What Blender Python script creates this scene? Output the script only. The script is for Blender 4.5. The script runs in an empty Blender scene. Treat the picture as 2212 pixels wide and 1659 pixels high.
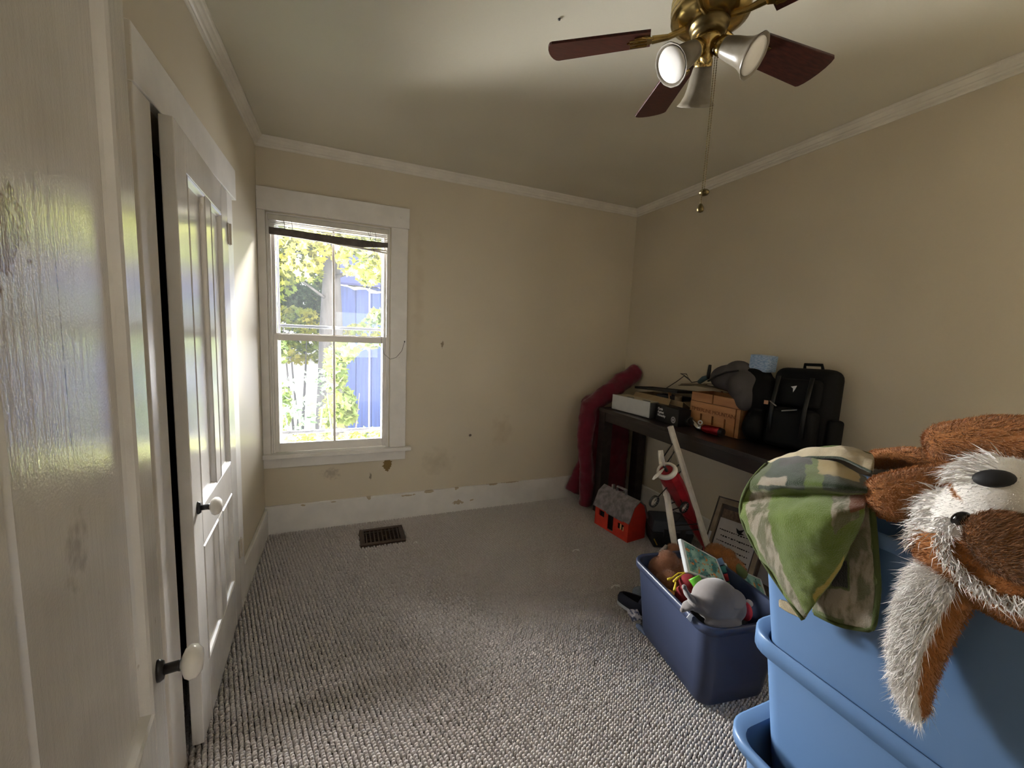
import bpy, bmesh, math, random
import numpy as np
from mathutils import Matrix, Vector, Quaternion
random.seed(7); rng = np.random.default_rng(7)
SC = bpy.context.scene; COL = SC.collection; PI = math.pi
# ---------------------------------------------------------------- camera
FPX, YAW, PITCH, ROLL, CH = 880.5, .3936, -.1197, .0458, 1.5
def cam_axes():
    cy, sy, cp, sp = math.cos(YAW), math.sin(YAW), math.cos(PITCH), math.sin(PITCH)
    f = Vector((sy*cp, cy*cp, sp)); r = Vector((cy, -sy, 0)); u = r.cross(f)
    cr, sr = math.cos(ROLL), math.sin(ROLL)
    return cr*r+sr*u, -sr*r+cr*u, f
CR, CU, CF = cam_axes()
cd = bpy.data.cameras.new('camera'); cam = bpy.data.objects.new('camera', cd); COL.objects.link(cam)
cd.sensor_width = 36; cd.lens = 36*FPX/2212; cd.clip_start = .02; cd.clip_end = 200
cam.matrix_world = Matrix(((CR.x, CU.x, -CF.x, 0), (CR.y, CU.y, -CF.y, 0), (CR.z, CU.z, -CF.z, CH), (0, 0, 0, 1)))
SC.camera = cam
def at(px, py, ax, val):          # a point of the place, read off the photograph at a known distance
    d = (px-1106)/FPX*CR-(py-829.5)/FPX*CU+CF
    o = Vector((0, 0, CH)); return o+d*((val-o[ax])/d[ax])
# ---------------------------------------------------------------- world: bright overcast sky
W = bpy.data.worlds.new('world'); SC.world = W; W.use_nodes = True
bg = W.node_tree.nodes['Background']; bg.inputs[0].default_value = (.93, .97, 1, 1); bg.inputs[1].default_value = 3.1
HWX, HWZ = .8, .9  # unseen hall window opening, added and sized for fill light from behind
def portal(name, loc, rot, sx, sy):
    l = bpy.data.lights.new(name, 'AREA'); l.shape = 'RECTANGLE'; l.size = sx; l.size_y = sy; l.cycles.is_portal = True
    o = bpy.data.objects.new(name, l); COL.objects.link(o); o.location = loc; o.rotation_euler = rot
portal('hall_fill_portal', (.25, -2.47, 1.35), (PI/2, 0, 0), HWX, HWZ)
def area(name, loc, to, sx, sy, watt, col):         # added lamp outside the house, out of view, boosting the window light
    l = bpy.data.lights.new(name, 'AREA'); l.shape = 'RECTANGLE'; l.size = sx; l.size_y = sy; l.energy = watt; l.color = col
    o = bpy.data.objects.new(name, l); COL.objects.link(o); o.location = loc; o.rotation_euler = (Vector(to)-Vector(loc)).to_track_quat('-Z', 'Z').to_euler()
FILL_COL = (1, .992, .98)
area('window_fill', (-2.3, 4.4, 1.6), (-.8, 2.7, 1.4), 2.5, 3.0, 5600, FILL_COL)
area('window_fill_east', (2.0, 4.65, 1.6), (.5, 2.65, 1.4), 1.6, 3.0, 330, FILL_COL)
area('window_fill_high', (-.1, 4.9, 3.7), (-.1, 2.35, 2.1), 2.6, 1.5, 3100, FILL_COL)
area('window_fill_low', (-.1, 4.05, -.25), (-.1, 2.45, .95), 2.4, .8, 310, (1, .99, .96))  # added lamp below the view, throwing extra light up to the ceiling
cy_ = SC.cycles; cy_.max_bounces = 6; cy_.diffuse_bounces = 4; cy_.glossy_bounces = 3; cy_.transmission_bounces = 3; cy_.transparent_max_bounces = 8; cy_.caustics_reflective = False; cy_.caustics_refractive = False
SC.view_settings.view_transform = 'Standard'; SC.view_settings.look = 'None'
SC.view_settings.gamma = 1; SC.view_settings.use_curve_mapping = False
SC.view_settings.exposure = 0.52
# ---------------------------------------------------------------- helpers
def c(r, g, b):
    f = lambda v: (v/255/12.92 if v/255 <= .04045 else ((v/255+.055)/1.055)**2.4)
    return (f(r), f(g), f(b), 1)
LOC = {}
def vec(p): return Vector(p)
class MB:
    def __init__(s): s.v = []; s.f = []
    def add(s, V, F):
        n = len(s.v); s.v += [tuple(p) for p in V]; s.f += [tuple(i+n for i in q) for q in F]; return s
    def box(s, x0, x1, y0, y1, z0, z1, M=None):
        V = [(x, y, z) for z in (z0, z1) for y in (y0, y1) for x in (x0, x1)]
        if M is not None: V = [M @ Vector(p) for p in V]
        return s.add(V, [(0, 2, 3, 1), (4, 5, 7, 6), (0, 1, 5, 4), (2, 6, 7, 3), (0, 4, 6, 2), (1, 3, 7, 5)])
    def tube(s, pts, r, n=10, caps=True, closed=False, flat=1.0, up=None):
        P = [Vector(p) for p in pts]; m = len(P); R = [r]*m if not hasattr(r, '__len__') else list(r)
        T = []
        for i in range(m):
            a = P[i-1] if (i > 0 or closed) else P[i]; b = P[(i+1) % m] if (i < m-1 or closed) else P[i]
            T.append((b-a).normalized())
        ref = Vector(up) if up else (Vector((0, 0, 1)) if abs(T[0].z) < .9 else Vector((1, 0, 0)))
        X = (ref-T[0]*ref.dot(T[0])).normalized(); V = []
        for i in range(m):
            X = (X-T[i]*X.dot(T[i])).normalized(); Y = T[i].cross(X)
            for k in range(n):
                a = 2*PI*k/n; V.append(P[i]+X*(math.cos(a)*R[i]*flat)+Y*(math.sin(a)*R[i]))
        F = []
        for i in range(m if closed else m-1):
            j = (i+1) % m
            for k in range(n):
                F.append((i*n+k, i*n+(k+1) % n, j*n+(k+1) % n, j*n+k))
        if caps and not closed:
            F.append(tuple(range(n))[::-1]); F.append(tuple((m-1)*n+k for k in range(n)))
        return s.add(V, F)
    def lathe(s, prof, n=24, M=None, cap=True):
        V = []; F = []
        for (r, h) in prof:
            for k in range(n):
                a = 2*PI*k/n; p = Vector((r*math.cos(a), r*math.sin(a), h)); V.append(M @ p if M is not None else p)
        for i in range(len(prof)-1):
            for k in range(n): F.append((i*n+k, i*n+(k+1) % n, (i+1)*n+(k+1) % n, (i+1)*n+k))
        if cap:
            if prof[0][0] > 1e-5: F.append(tuple(range(n))[::-1])
            if prof[-1][0] > 1e-5: F.append(tuple((len(prof)-1)*n+k for k in range(n)))
        return s.add(V, F)
    def ell(s, ce, rad, nu=20, nv=12, M=None):
        V = []; F = []
        for j in range(nv+1):
            t = PI*j/nv
            for k in range(nu):
                a = 2*PI*k/nu; p = Vector((rad[0]*math.sin(t)*math.cos(a), rad[1]*math.sin(t)*math.sin(a), -rad[2]*math.cos(t)))
                V.append((M @ p if M is not None else p)+Vector(ce))
        for j in range(nv):
            for k in range(nu): F.append((j*nu+k, j*nu+(k+1) % nu, (j+1)*nu+(k+1) % nu, (j+1)*nu+k))
        return s.add(V, F)
    def prism(s, poly, z0, z1, M=None):
        n = len(poly); V = [Vector((p[0], p[1], z0)) for p in poly]+[Vector((p[0], p[1], z1)) for p in poly]
        if M is not None: V = [M @ p for p in V]
        return s.add(V, [tuple(range(n))[::-1], tuple(range(n, 2*n))]+[(i, (i+1) % n, n+(i+1) % n, n+i) for i in range(n)])
    def quad(s, a, b, cc, d, t):            # a board with thickness t behind the given face
        a, b, cc, d = map(Vector, (a, b, cc, d)); n = (b-a).cross(d-a).normalized()*t
        return s.add([a, b, cc, d, a-n, b-n, cc-n, d-n], [(0, 1, 2, 3), (7, 6, 5, 4), (0, 4, 5, 1), (1, 5, 6, 2), (2, 6, 7, 3), (3, 7, 4, 0)])
    def build(s, name, mat, parent=None, smooth=False, bevel=0, seg=2, sub=0, remesh=0, smo=0, kind=None, solid=0, wn=False):
        me = bpy.data.meshes.new(name); L = LOC.get(parent.name, Vector()) if parent else Vector()
        me.from_pydata([tuple(Vector(p)-L) for p in s.v], [], s.f); me.update()
        bm = bmesh.new(); bm.from_mesh(me); bmesh.ops.remove_doubles(bm, verts=bm.verts, dist=1e-6)
        bmesh.ops.recalc_face_normals(bm, faces=bm.faces); bm.to_mesh(me); bm.free()
        return link(name, me, mat, parent, smooth, bevel, seg, sub, remesh, smo, kind, solid)
def link(name, me, mat, parent=None, smooth=False, bevel=0, seg=2, sub=0, remesh=0, smo=0, kind=None, solid=0):
    o = bpy.data.objects.new(name, me); COL.objects.link(o)
    if mat: me.materials.append(mat)
    if parent: o.parent = parent; LOC[o.name] = LOC.get(parent.name, Vector())
    if smooth or remesh: me.polygons.foreach_set('use_smooth', [True]*len(me.polygons))
    if solid:
        m = o.modifiers.new('s', 'SOLIDIFY'); m.thickness = solid; m.offset = 0
    if remesh:
        m = o.modifiers.new('r', 'REMESH'); m.mode = 'VOXEL'; m.voxel_size = remesh; m.use_smooth_shade = True
        if smo: m = o.modifiers.new('sm', 'SMOOTH'); m.iterations = smo; m.factor = .6
    if bevel:
        m = o.modifiers.new('b', 'BEVEL'); m.width = bevel; m.segments = seg; m.limit_method = 'ANGLE'; m.angle_limit = .6
    if sub:
        m = o.modifiers.new('ss', 'SUBSURF'); m.levels = sub; m.render_levels = sub
    if kind: o['kind'] = kind
    return o
def thing(name, loc, label, cat, group=None):
    o = bpy.data.objects.new(name, None); COL.objects.link(o); o.location = loc; LOC[o.name] = Vector(loc); o.empty_display_size = .05
    return tag(o, label, cat, group)
def tag(o, label, cat, group=None):
    o['label'] = label; o['category'] = cat
    if group: o['group'] = group
    return o
def struct(o, label=None):
    o['kind'] = 'structure'
    if label: o['label'] = label
    return o
def sroot(name, loc, label=None):
    o = bpy.data.objects.new(name, None); COL.objects.link(o); o.location = loc; LOC[o.name] = Vector(loc); return struct(o, label)
def frame(o, x, y, z=None):                # matrix with given origin and axes
    x = Vector(x).normalized(); y = Vector(y); z = (x.cross(y) if z is None else Vector(z)).normalized(); y = z.cross(x).normalized()
    return Matrix(((x.x, y.x, z.x, o[0]), (x.y, y.y, z.y, o[1]), (x.z, y.z, z.z, o[2]), (0, 0, 0, 1)))
def text(name, s, size, M, mat, parent, ext=.0006, space=1.0, bold=0):
    cu = bpy.data.curves.new(name, 'FONT'); cu.body = s; cu.size = size; cu.extrude = ext; cu.space_character = space; cu.offset = bold
    cu.resolution_u = 3; t = bpy.data.objects.new(name+'_tmp', cu); COL.objects.link(t)
    bpy.context.view_layer.update(); me = bpy.data.meshes.new_from_object(t.evaluated_get(bpy.context.evaluated_depsgraph_get()))
    bpy.data.objects.remove(t); L = LOC.get(parent.name, Vector()); me.transform(Matrix.Translation(-L) @ M); me.materials.clear()
    return link(name, me, mat, parent)
# ---------------------------------------------------------------- materials
class NT:
    def __init__(s, name):
        s.m = bpy.data.materials.new(name); s.m.use_nodes = True; s.t = s.m.node_tree; s.b = s.t.nodes['Principled BSDF']
        s.out = s.t.nodes['Material Output']; s._p = None
    def n(s, typ, **kw):
        nd = s.t.nodes.new(typ)
        for k, v in kw.items():
            if k.startswith('i_'): nd.inputs[int(k[2:])].default_value = v
            else: setattr(nd, k, v)
        return nd
    def l(s, a, b): s.t.links.new(a, b)
    def pos(s):
        if s._p is None: s._p = s.n('ShaderNodeNewGeometry').outputs['Position']
        return s._p
    def obj(s): return s.n('ShaderNodeTexCoord').outputs['Object']
    def noise(s, scale, detail=3, vec=None, rough=.5):
        if vec is None:
            s.cache = getattr(s, 'cache', {}); k = (scale, detail, rough)
            if k not in s.cache: s.cache[k] = s._noise(scale, detail, None, rough)
            return s.cache[k]
        return s._noise(scale, detail, vec, rough)
    def _noise(s, scale, detail=3, vec=None, rough=.5):
        nd = s.n('ShaderNodeTexNoise'); nd.inputs['Scale'].default_value = scale; nd.inputs['Detail'].default_value = detail; nd.inputs['Roughness'].default_value = rough
        s.l(vec if vec is not None else s.pos(), nd.inputs['Vector']); return nd.outputs['Fac']
    def mapr(s, x, a, b, lo=0, hi=1):
        nd = s.n('ShaderNodeMapRange', clamp=True); s.l(x, nd.inputs[0]); nd.inputs[1].default_value = a; nd.inputs[2].default_value = b; nd.inputs[3].default_value = lo; nd.inputs[4].default_value = hi; return nd.outputs[0]
    def math(s, op, a, b=None):
        nd = s.n('ShaderNodeMath', operation=op)
        for i, x in enumerate((a, b)):
            if x is None: continue
            if isinstance(x, (int, float)): nd.inputs[i].default_value = x
            else: s.l(x, nd.inputs[i])
        return nd.outputs[0]
    def mix(s, fac, a, b):
        nd = s.n('ShaderNodeMix', data_type='RGBA')
        if isinstance(fac, (int, float)): nd.inputs[0].default_value = fac
        else: s.l(fac, nd.inputs[0])
        for i, x in ((6, a), (7, b)):
            if isinstance(x, tuple): nd.inputs[i].default_value = x
            else: s.l(x, nd.inputs[i])
        return nd.outputs[2]
    def stretch(s, sc, vec=None):
        nd = s.n('ShaderNodeMapping'); nd.inputs['Scale'].default_value = sc; s.l(vec if vec is not None else s.pos(), nd.inputs[0]); return nd.outputs[0]
    def bump(s, h, strength, dist=.002):
        nd = s.n('ShaderNodeBump'); nd.inputs['Strength'].default_value = strength; nd.inputs['Distance'].default_value = dist
        s.l(h, nd.inputs['Height']); s.l(nd.outputs[0], s.b.inputs['Normal'])
    def col(s, x):
        if isinstance(x, tuple): s.b.inputs['Base Color'].default_value = x
        else: s.l(x, s.b.inputs['Base Color'])
    def set(s, rough=.5, metal=0, spec=.5, **kw):
        s.b.inputs['Roughness'].default_value = rough; s.b.inputs['Metallic'].default_value = metal; s.b.inputs['Specular IOR Level'].default_value = spec
        for k, v in kw.items(): s.b.inputs[k.replace('_', ' ')].default_value = v
        return s
    def spot(s, base, cpos, r, colr, amp=.5, nscale=30, edge=.15, opac=1.0):   # a stain with a ragged outline at a place on a surface
        d = s.n('ShaderNodeVectorMath', operation='SUBTRACT'); s.l(s.pos(), d.inputs[0]); d.inputs[1].default_value = cpos
        m = s.n('ShaderNodeVectorMath', operation='DIVIDE'); s.l(d.outputs[0], m.inputs[0]); m.inputs[1].default_value = r
        ln = s.n('ShaderNodeVectorMath', operation='LENGTH'); s.l(m.outputs[0], ln.inputs[0])
        v = s.math('ADD', ln.outputs['Value'], s.math('MULTIPLY', s.math('SUBTRACT', s.noise(50 if nscale > 25 else 14, 2), .5), amp*2))
        return s.mix(s.mapr(v, 1, 1-edge, 0, opac), base, colr)
def dark(col, k): return (col[0]*k, col[1]*k, col[2]*k, 1)
def pm(name, col, rough=.5, metal=0, var=.12, scale=18, bump=0, bscale=250, spec=.5, stretch=None, **kw):
    t = NT(name); v = t.stretch(stretch) if stretch else t.pos()
    t.col(t.mix(t.mapr(t.noise(scale, 2, v), .3, .7), dark(col, 1-var), dark(col, 1+var*.6)))
    t.set(rough, metal, spec, **kw)
    if bump: t.bump(t.noise(bscale, 3, v), bump, .003)
    return t.m
A, B, D, H = .5254, 2.5149, 3.2239, 2.6954
# ================================================================ MATERIALS OF THE SHELL
CREAM = c(209, 198, 176)
def wallmat(name, base, spots=()):
    t = NT(name); v = t.noise(1.7, 1); f = t.noise(160, 1)
    x = t.mix(t.mapr(v, .35, .7), dark(base, .95), dark(base, 1.03)); x = t.mix(t.mapr(f, .35, .65, 0, .05), x, dark(base, .8))
    for s in spots: x = t.spot(x, *s)
    t.col(x); t.set(.42, 0, .3); return t.m
def pt(px, py, ax=1, val=D): return tuple(at(px, py, ax, val))
M_back = wallmat('cream_wall_paint', CREAM, [
    (pt(836, 1004), (.034, .05, .05), c(128, 104, 58), .55, 45, .1),
    (pt(716, 1022), (.07, .05, .05), c(150, 138, 126), .9, 40, .8, .6),
    (pt(955, 745), (.012, .05, .035), c(120, 100, 74), 1.2, 60, .5, .8),
    (pt(1016, 940), (.012, .05, .012), c(60, 48, 36), .5, 60, .3, .9),
    (pt(1085, 930), (.10, .05, .16), c(170, 150, 118), 1.0, 14, 1.0, .35),
    (pt(945, 1000), (.14, .05, .12), c(160, 146, 122), 1.0, 16, 1.0, .4),
    (pt(905, 640), (.05, .05, .5), c(176, 158, 128), 1.0, 8, 1.0, .3),
    (pt(800, 1030), (.01, .05, .03), c(90, 78, 60), 1.0, 60, .5, .7)])
M_wall = wallmat('cream_wall_paint_side', CREAM)
M_ceil = wallmat('ceiling_paint', c(206, 200, 182))
M_hall = wallmat('hall_paint', c(205, 196, 178))
def trimmat(name, base, rough=.3, chips=None):
    t = NT(name); x = t.mix(t.mapr(t.noise(9, 4), .35, .7), dark(base, .93), dark(base, 1.03))
    g = t.noise(70, 4, t.stretch((1, 1, .12)))
    x = t.mix(t.mapr(t.noise(38, 5, rough=.65), .68, .74, 0, .55), x, c(176, 164, 146))
    if chips:
        for s in chips: x = t.spot(x, *s)
    t.col(x); t.set(rough, 0, .5); t.bump(g, .22, .0015); return t.m
WHITE = c(228, 224, 218)
M_trim = trimmat('white_trim_paint', WHITE, .35)
M_crown = trimmat('crown_paint', c(222, 216, 204), .45)
TB = c(184, 166, 138)
M_base = trimmat('baseboard_paint', WHITE, .4, [
    (pt(925, 1060), (.05, .1, .012), TB, .7, 60, .2), (pt(985, 1052), (.02, .1, .02), TB, .7, 60, .2), (pt(988, 1083), (.04, .1, .02), TB, 1.2, 50, .2),
    (pt(880, 1068), (.06, .1, .007), TB, 1.0, 60, .2), (pt(1063, 1044), (.05, .1, .012), TB, .9, 60, .2), (pt(1100, 1040), (.09, .1, .007), TB, 1, 60, .2),
    (pt(655, 1089), (.02, .1, .009), TB, 1, 60, .2), (pt(797, 1073), (.02, .1, .02), TB, 1.1, 60, .2), (pt(720, 1082), (.02, .1, .006), TB, 1, 60, .2), (pt(1018, 1078), (.015, .1, .008), TB, 1.2, 60, .3)])
M_door = NT('glossy_white_door_paint'); t = M_door
x = t.mix(t.mapr(t.noise(6, 4), .35, .7), c(212, 208, 202), c(228, 225, 220))
x = t.mix(t.mapr(t.noise(45, 5, t.stretch((1, 1, .25)), .6), .70, .74, 0, .5), x, c(150, 132, 110))
t.col(x); t.set(.15, 0, 1.0); t.bump(t.math('ADD', t.noise(90, 4, t.stretch((1, 1, .06))), t.math('MULTIPLY', t.noise(260, 3), .5)), .22, .002); M_door = t.m
t = NT('glossy_white_worn_door_paint')                         # the entry door: seams of old boards and a bare patch
x = t.mix(t.mapr(t.noise(6, 4), .35, .7), c(212, 208, 202), c(228, 225, 220))
x = t.mix(t.mapr(t.noise(45, 5, t.stretch((1, 1, .25)), .6), .71, .75, 0, .5), x, c(150, 132, 110))
ENT_K = Vector((-.318, .862, .86)); ENT_D = Vector((-.1305, .9914, 0)); ENT_N = Vector((.9914, .1305, 0))
def ent(s, z, w=0): return ENT_K+ENT_D*s+ENT_N*w+Vector((0, 0, z-.86))
def entpx(px, py):
    d = (px-1106)/FPX*CR-(py-829.5)/FPX*CU+CF; o = Vector((0, 0, CH)); k = (ENT_K-o).dot(ENT_N)/d.dot(ENT_N); return o+d*k
x = t.spot(x, tuple(entpx(26, 488)), (.06, .062, .055), c(150, 132, 112), .9, 40, .15)
x = t.spot(x, tuple(entpx(333, 735)), (.02, .012, .03), c(170, 140, 105), .5, 40, .3)
for px, py, h in ((160, 620, .2), (178, 840, .16)): x = t.spot(x, tuple(entpx(px, py)), (.02, .0022, h), c(70, 60, 52), .55, 60, .4)
x = t.spot(x, tuple(entpx(200, 1180)), (.05, .04, .05), c(150, 140, 130), 1.0, 30, .8, .5)
t.col(x); t.set(.14, 0, 1.0); t.bump(t.math('ADD', t.noise(90, 4, t.stretch((1, 1, .06))), t.math('MULTIPLY', t.noise(260, 3), .6)), .28, .002); M_entry = t.m
M_dark = pm('closet_shade', c(70, 60, 52), .8)  # closet walls coloured dark, the shade of the gap put into the colour
# ================================================================ SHELL
m = MB(); m.box(-A-1, B+.12, -.12, D+.16, -.14, -.02); struct(m.build('floor', pm('carpet_backing', c(120, 112, 102), .95)), 'grey beige looped carpet floor')
m = MB(); m.box(-A-.12, B+.12, -.12, D+.16, H, H+.12); struct(m.build('ceiling', M_ceil))
CY0, CY1, CZ = 1.542, 2.345, 2.105
m = MB(); X0, X1 = -A-.12, -A
m.box(X0, X1, -.12, CY0, -.02, H); m.box(X0, X1, CY1, D+.16, -.02, H); m.box(X0, X1, CY0, CY1, CZ, H); struct(m.build('wall_left', M_wall))
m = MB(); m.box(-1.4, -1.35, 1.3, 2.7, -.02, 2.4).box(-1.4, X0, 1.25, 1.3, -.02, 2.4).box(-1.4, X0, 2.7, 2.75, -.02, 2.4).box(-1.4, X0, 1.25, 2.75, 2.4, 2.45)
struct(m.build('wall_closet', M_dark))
m = MB(); m.box(B, B+.12, -.12, D+.16, -.02, H); struct(m.build('wall_right', M_wall))
WX0, WX1, WZ0, WZ1 = -.475, .318, .575, 2.235
m = MB(); m.box(-A, WX0, D, D+.16, -.02, H).box(WX1, B, D, D+.16, -.02, H).box(WX0, WX1, D, D+.16, -.02, WZ0).box(WX0, WX1, D, D+.16, WZ1, H)
struct(m.build('wall_back', M_back))
m = MB(); m.box(-A, -.23, -.12, 0, -.02, H).box(.72, B, -.12, 0, -.02, H).box(-.23, .72, -.12, 0, 2.13, H); struct(m.build('wall_front', M_wall))
m = MB(); m.box(-1.0, -.95, -2.4, -.12, -.02, H).box(1.45, 1.5, -2.4, -.12, -.02, H).box(-1, 1.5, -2.4, -.12, H, H+.1).box(-1, .25-HWX/2, -2.45, -2.4, -.02, H).box(.25+HWX/2, 1.5, -2.45, -2.4, -.02, H).box(.25-HWX/2, .25+HWX/2, -2.45, -2.4, -.02, 1.35-HWZ/2).box(.25-HWX/2, .25+HWX/2, -2.45, -2.4, 1.35+HWZ/2, H); struct(m.build('wall_hall', M_hall))
m = MB(); m.box(-1, 1.5, -2.4, -.12, -.12, -.02); struct(m.build('floor_hall', pm('hall_boards', c(150, 118, 84), .4)))
# crown moulding: cove with three beads
def crown(name, P0, P1, inward):
    P0, P1 = Vector(P0), Vector(P1); n = Vector(inward); z = Vector((0, 0, 1))
    prof = [(0, -.062), (.006, -.062), (.010, -.056), (.010, -.048), (.017, -.044), (.020, -.036), (.020, -.031), (.030, -.022), (.035, -.014), (.042, -.012), (.046, -.006), (.046, 0), (0, 0)]
    m = MB(); V = [P+n*a+z*b for P in (P0, P1) for a, b in prof]; k = len(prof)
    m.add(V, [tuple(range(k)), tuple(range(k, 2*k))[::-1]]+[(i, (i+1) % k, k+(i+1) % k, k+i) for i in range(k)])
    return struct(m.build(name, M_crown))
crown('trim_1', (-A, D, H), (B, D, H), (0, -1, 0)); crown('trim_2', (B, 0, H), (B, D, H), (-1, 0, 0)); crown('trim_3', (-A, 0, H), (-A, D, H), (1, 0, 0))
def board(name, x0, x1, y0, y1, z0, z1, mat=None, bev=.004):
    m = MB(); m.box(x0, x1, y0, y1, z0, z1); return struct(m.build(name, mat or M_trim, bevel=bev))
board('baseboard_back', -A, B, D-.02, D, -.02, .205, M_base)
board('baseboard_right', B-.02, B, 0, D-.02, -.02, .205, M_trim)
board('baseboard_left', -A, -A+.02, 2.46, D-.02, -.02, .19, M_trim)
# ---------------------------------------------------------------- closet frame and doors
CF_ = sroot('trim_4', (-A, CY0, 0), 'white flat casing around the closet door')
m = MB(); m.box(-A, -A+.022, 1.435, CY0, -.02, CZ); m.build('casing', M_trim, CF_, bevel=.003)
m = MB(); m.box(-A, -A+.022, CY1, 2.455, -.02, CZ); m.build('casing', M_trim, CF_, bevel=.003)
m = MB(); m.box(-A, -A+.027, 1.43, 2.52, CZ, 2.25); m.build('head_casing', M_trim, CF_, bevel=.003)
M_porc = pm('porcelain_knob', c(232, 228, 220), .12, var=.04, spec=.6)
M_black = pm('black_metal', c(22, 20, 20), .35, var=.2)
M_brass_old = pm('painted_hinge', c(196, 186, 170), .4, .2)
def door(name, Mx, wd, layout, z, knob, mat, label, th=.036):
    """Mx maps (u from latch edge, out of the face, height); layout: u ranges of the panels"""
    R = sroot(name, Mx @ Vector((0, 0, 0)), label); zb, z1a, z1b, z2a, z2b, zt = z
    def bx(nm, u0, u1, w0, w1, a, b, bev=.003, par=R, mt=mat):
        m = MB(); m.box(u0, u1, w0, w1, a, b, Mx); return m.build(nm, mt, par, bevel=bev)
    us = [0]+[v for p in layout for v in p]+[wd]
    bx('stile', us[0], us[1], -th, 0, zb, zt); bx('stile', us[4], us[5], -th, 0, zb, zt)
    bx('mullion', us[2], us[3], -th, 0, z1a, z1b); bx('mullion', us[2], us[3], -th, 0, z2a, z2b)
    bx('rail', us[1], us[4], -th, 0, zb, z1a); bx('rail', us[1], us[4], -th, 0, z1b, z2a); bx('rail', us[1], us[4], -th, 0, z2b, zt)
    for (u0, u1) in layout:
        for (a, b) in ((z1a, z1b), (z2a, z2b)):
            p = bx('panel', u0, u1, -.026, -.014, a, b, 0)
            m = MB(); k = .022
            prof = [(0, -.014), (0, -.002), (.006, .002), (.012, -.001), (.018, -.010), (k, -.014)]
            loops = []
            for e, w in prof: loops.append([Mx @ Vector(q) for q in ((u0+e, w, a+e), (u1-e, w, a+e), (u1-e, w, b-e), (u0+e, w, b-e))])
            V = [q for L in loops for q in L]; F = [(i*4+j, i*4+(j+1) % 4, (i+1)*4+(j+1) % 4, (i+1)*4+j) for i in range(len(prof)-1) for j in range(4)]
            m.add(V, F); m.build('moulding', mat, p)
    if knob:
        ku, kz, s = knob; Mk = Mx @ Matrix.Translation((ku, 0, kz)) @ Matrix.Rotation(-PI/2, 4, 'X')
        k = MB().lathe([(.008*s, .0), (.008*s, .035*s), (.012*s, .036*s), (.026*s, .042*s), (.031*s, .050*s), (.029*s, .060*s), (.020*s, .068*s), (.0001, .071*s)], 28, Mk).build('knob', M_porc, R, smooth=True)
        MB().lathe([(.0095*s, .0), (.0095*s, .03*s), (.011*s, .034*s)], 16, Mk).build('stem', M_black, k, smooth=True)
        m = MB().lathe([(.013*s, 0), (.013*s, .004*s), (.0105*s, .010*s)], 20, Mk @ Matrix.Diagonal((1, 1.7, 1, 1))); m.build('rosette', M_black, k, smooth=True)
    return R
LE, HE = Vector((-.462, 1.573, 0)), Vector((-.499, 2.338, 0))
u = (HE-LE).normalized(); n = Vector((-u.y, u.x, 0)); n = n if n.x > 0 else -n
Mcl = Matrix(((u.x, n.x, 0, LE.x), (u.y, n.y, 0, LE.y), (0, 0, 1, 0), (0, 0, 0, 1)))
cl = door('door_1', Mcl, .766, [(.112, .345), (.425, .630)], (.018, .25, .70, .845, 1.968, 2.092), (.055, .865, 1.0), M_door, 'white four panel closet door standing ajar with white knob')
for z in (1.86, .305):
    m = MB(); m.box(.745, .79, .001, .006, z, z+.095, Mcl).tube([Mcl @ Vector((.768, .008, z)), Mcl @ Vector((.768, .008, z+.095))], .006, 8); m.build('hinge', M_brass_old, cl)
Men = Matrix(((-ENT_D.x, ENT_N.x, 0, 0), (-ENT_D.y, ENT_N.y, 0, 0), (0, 0, 1, 0), (0, 0, 0, 1))); Men.translation = ent(.047, 0)
en = door('door_2', Men, .97, [(.080, .447), (.545, .845)], (.018, .25, .66, .802, 1.985, 2.10), (.047, .86, .98), M_entry, 'glossy white four panel entry door swung open in the foreground')
# ---------------------------------------------------------------- window
WN = sroot('window_1', (-.08, D, .57), 'white double hung window with tangled blind, green yard outside')
def wb(nm, x0, x1, y0, y1, z0, z1, par=WN, bev=.003, mt=None):
    m = MB(); m.box(x0, x1, y0, y1, z0, z1); return m.build(nm, mt or M_trim, par, bevel=bev)
wb('casing', -A+.001, WX0-.002, D-.022, D, .59, 2.24); wb('casing', WX1+.006, .443, D-.022, D, .59, 2.24)
wb('head_casing', -A+.001, .452, D-.028, D, 2.24, 2.385)
wb('stool', -A+.001, .485, D-.055, D+.05, .562, .590); wb('apron', -A+.001, .446, D-.02, D, .487, .562)
wb('jamb', WX0, WX0+.012, D, D+.15, WZ0, WZ1); wb('jamb', WX1-.012, WX1, D, D+.15, WZ0, WZ1); wb('head_jamb', WX0, WX1, D, D+.15, WZ1-.012, WZ1)
wb('stop', WX0+.012, WX0+.024, D+.004, D+.022, .59, WZ1-.012); wb('stop', WX1-.024, WX1-.012, D+.004, D+.022, .59, WZ1-.012)
t = NT('window_glass'); tr = t.n('ShaderNodeBsdfTransparent'); gl = t.n('ShaderNodeBsdfGlossy'); gl.inputs['Roughness'].default_value = .02
fr = t.n('ShaderNodeFresnel'); fr.inputs[0].default_value = 1.5
mx = t.n('ShaderNodeMixShader'); t.l(fr.outputs[0], mx.inputs[0]); t.l(tr.outputs[0], mx.inputs[1]); t.l(gl.outputs[0], mx.inputs[2])
tl = t.n('ShaderNodeBsdfTranslucent'); tl.inputs[0].default_value = (.9, .95, 1, 1)
mx2 = t.n('ShaderNodeMixShader'); mx2.inputs[0].default_value = .0018; t.l(mx.outputs[0], mx2.inputs[1]); t.l(tl.outputs[0], mx2.inputs[2]); t.l(mx2.outputs[0], t.out.inputs[0]); M_glass = t.m
SX0, SX1, MUL = WX0+.014, WX1-.014, -.068
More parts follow.
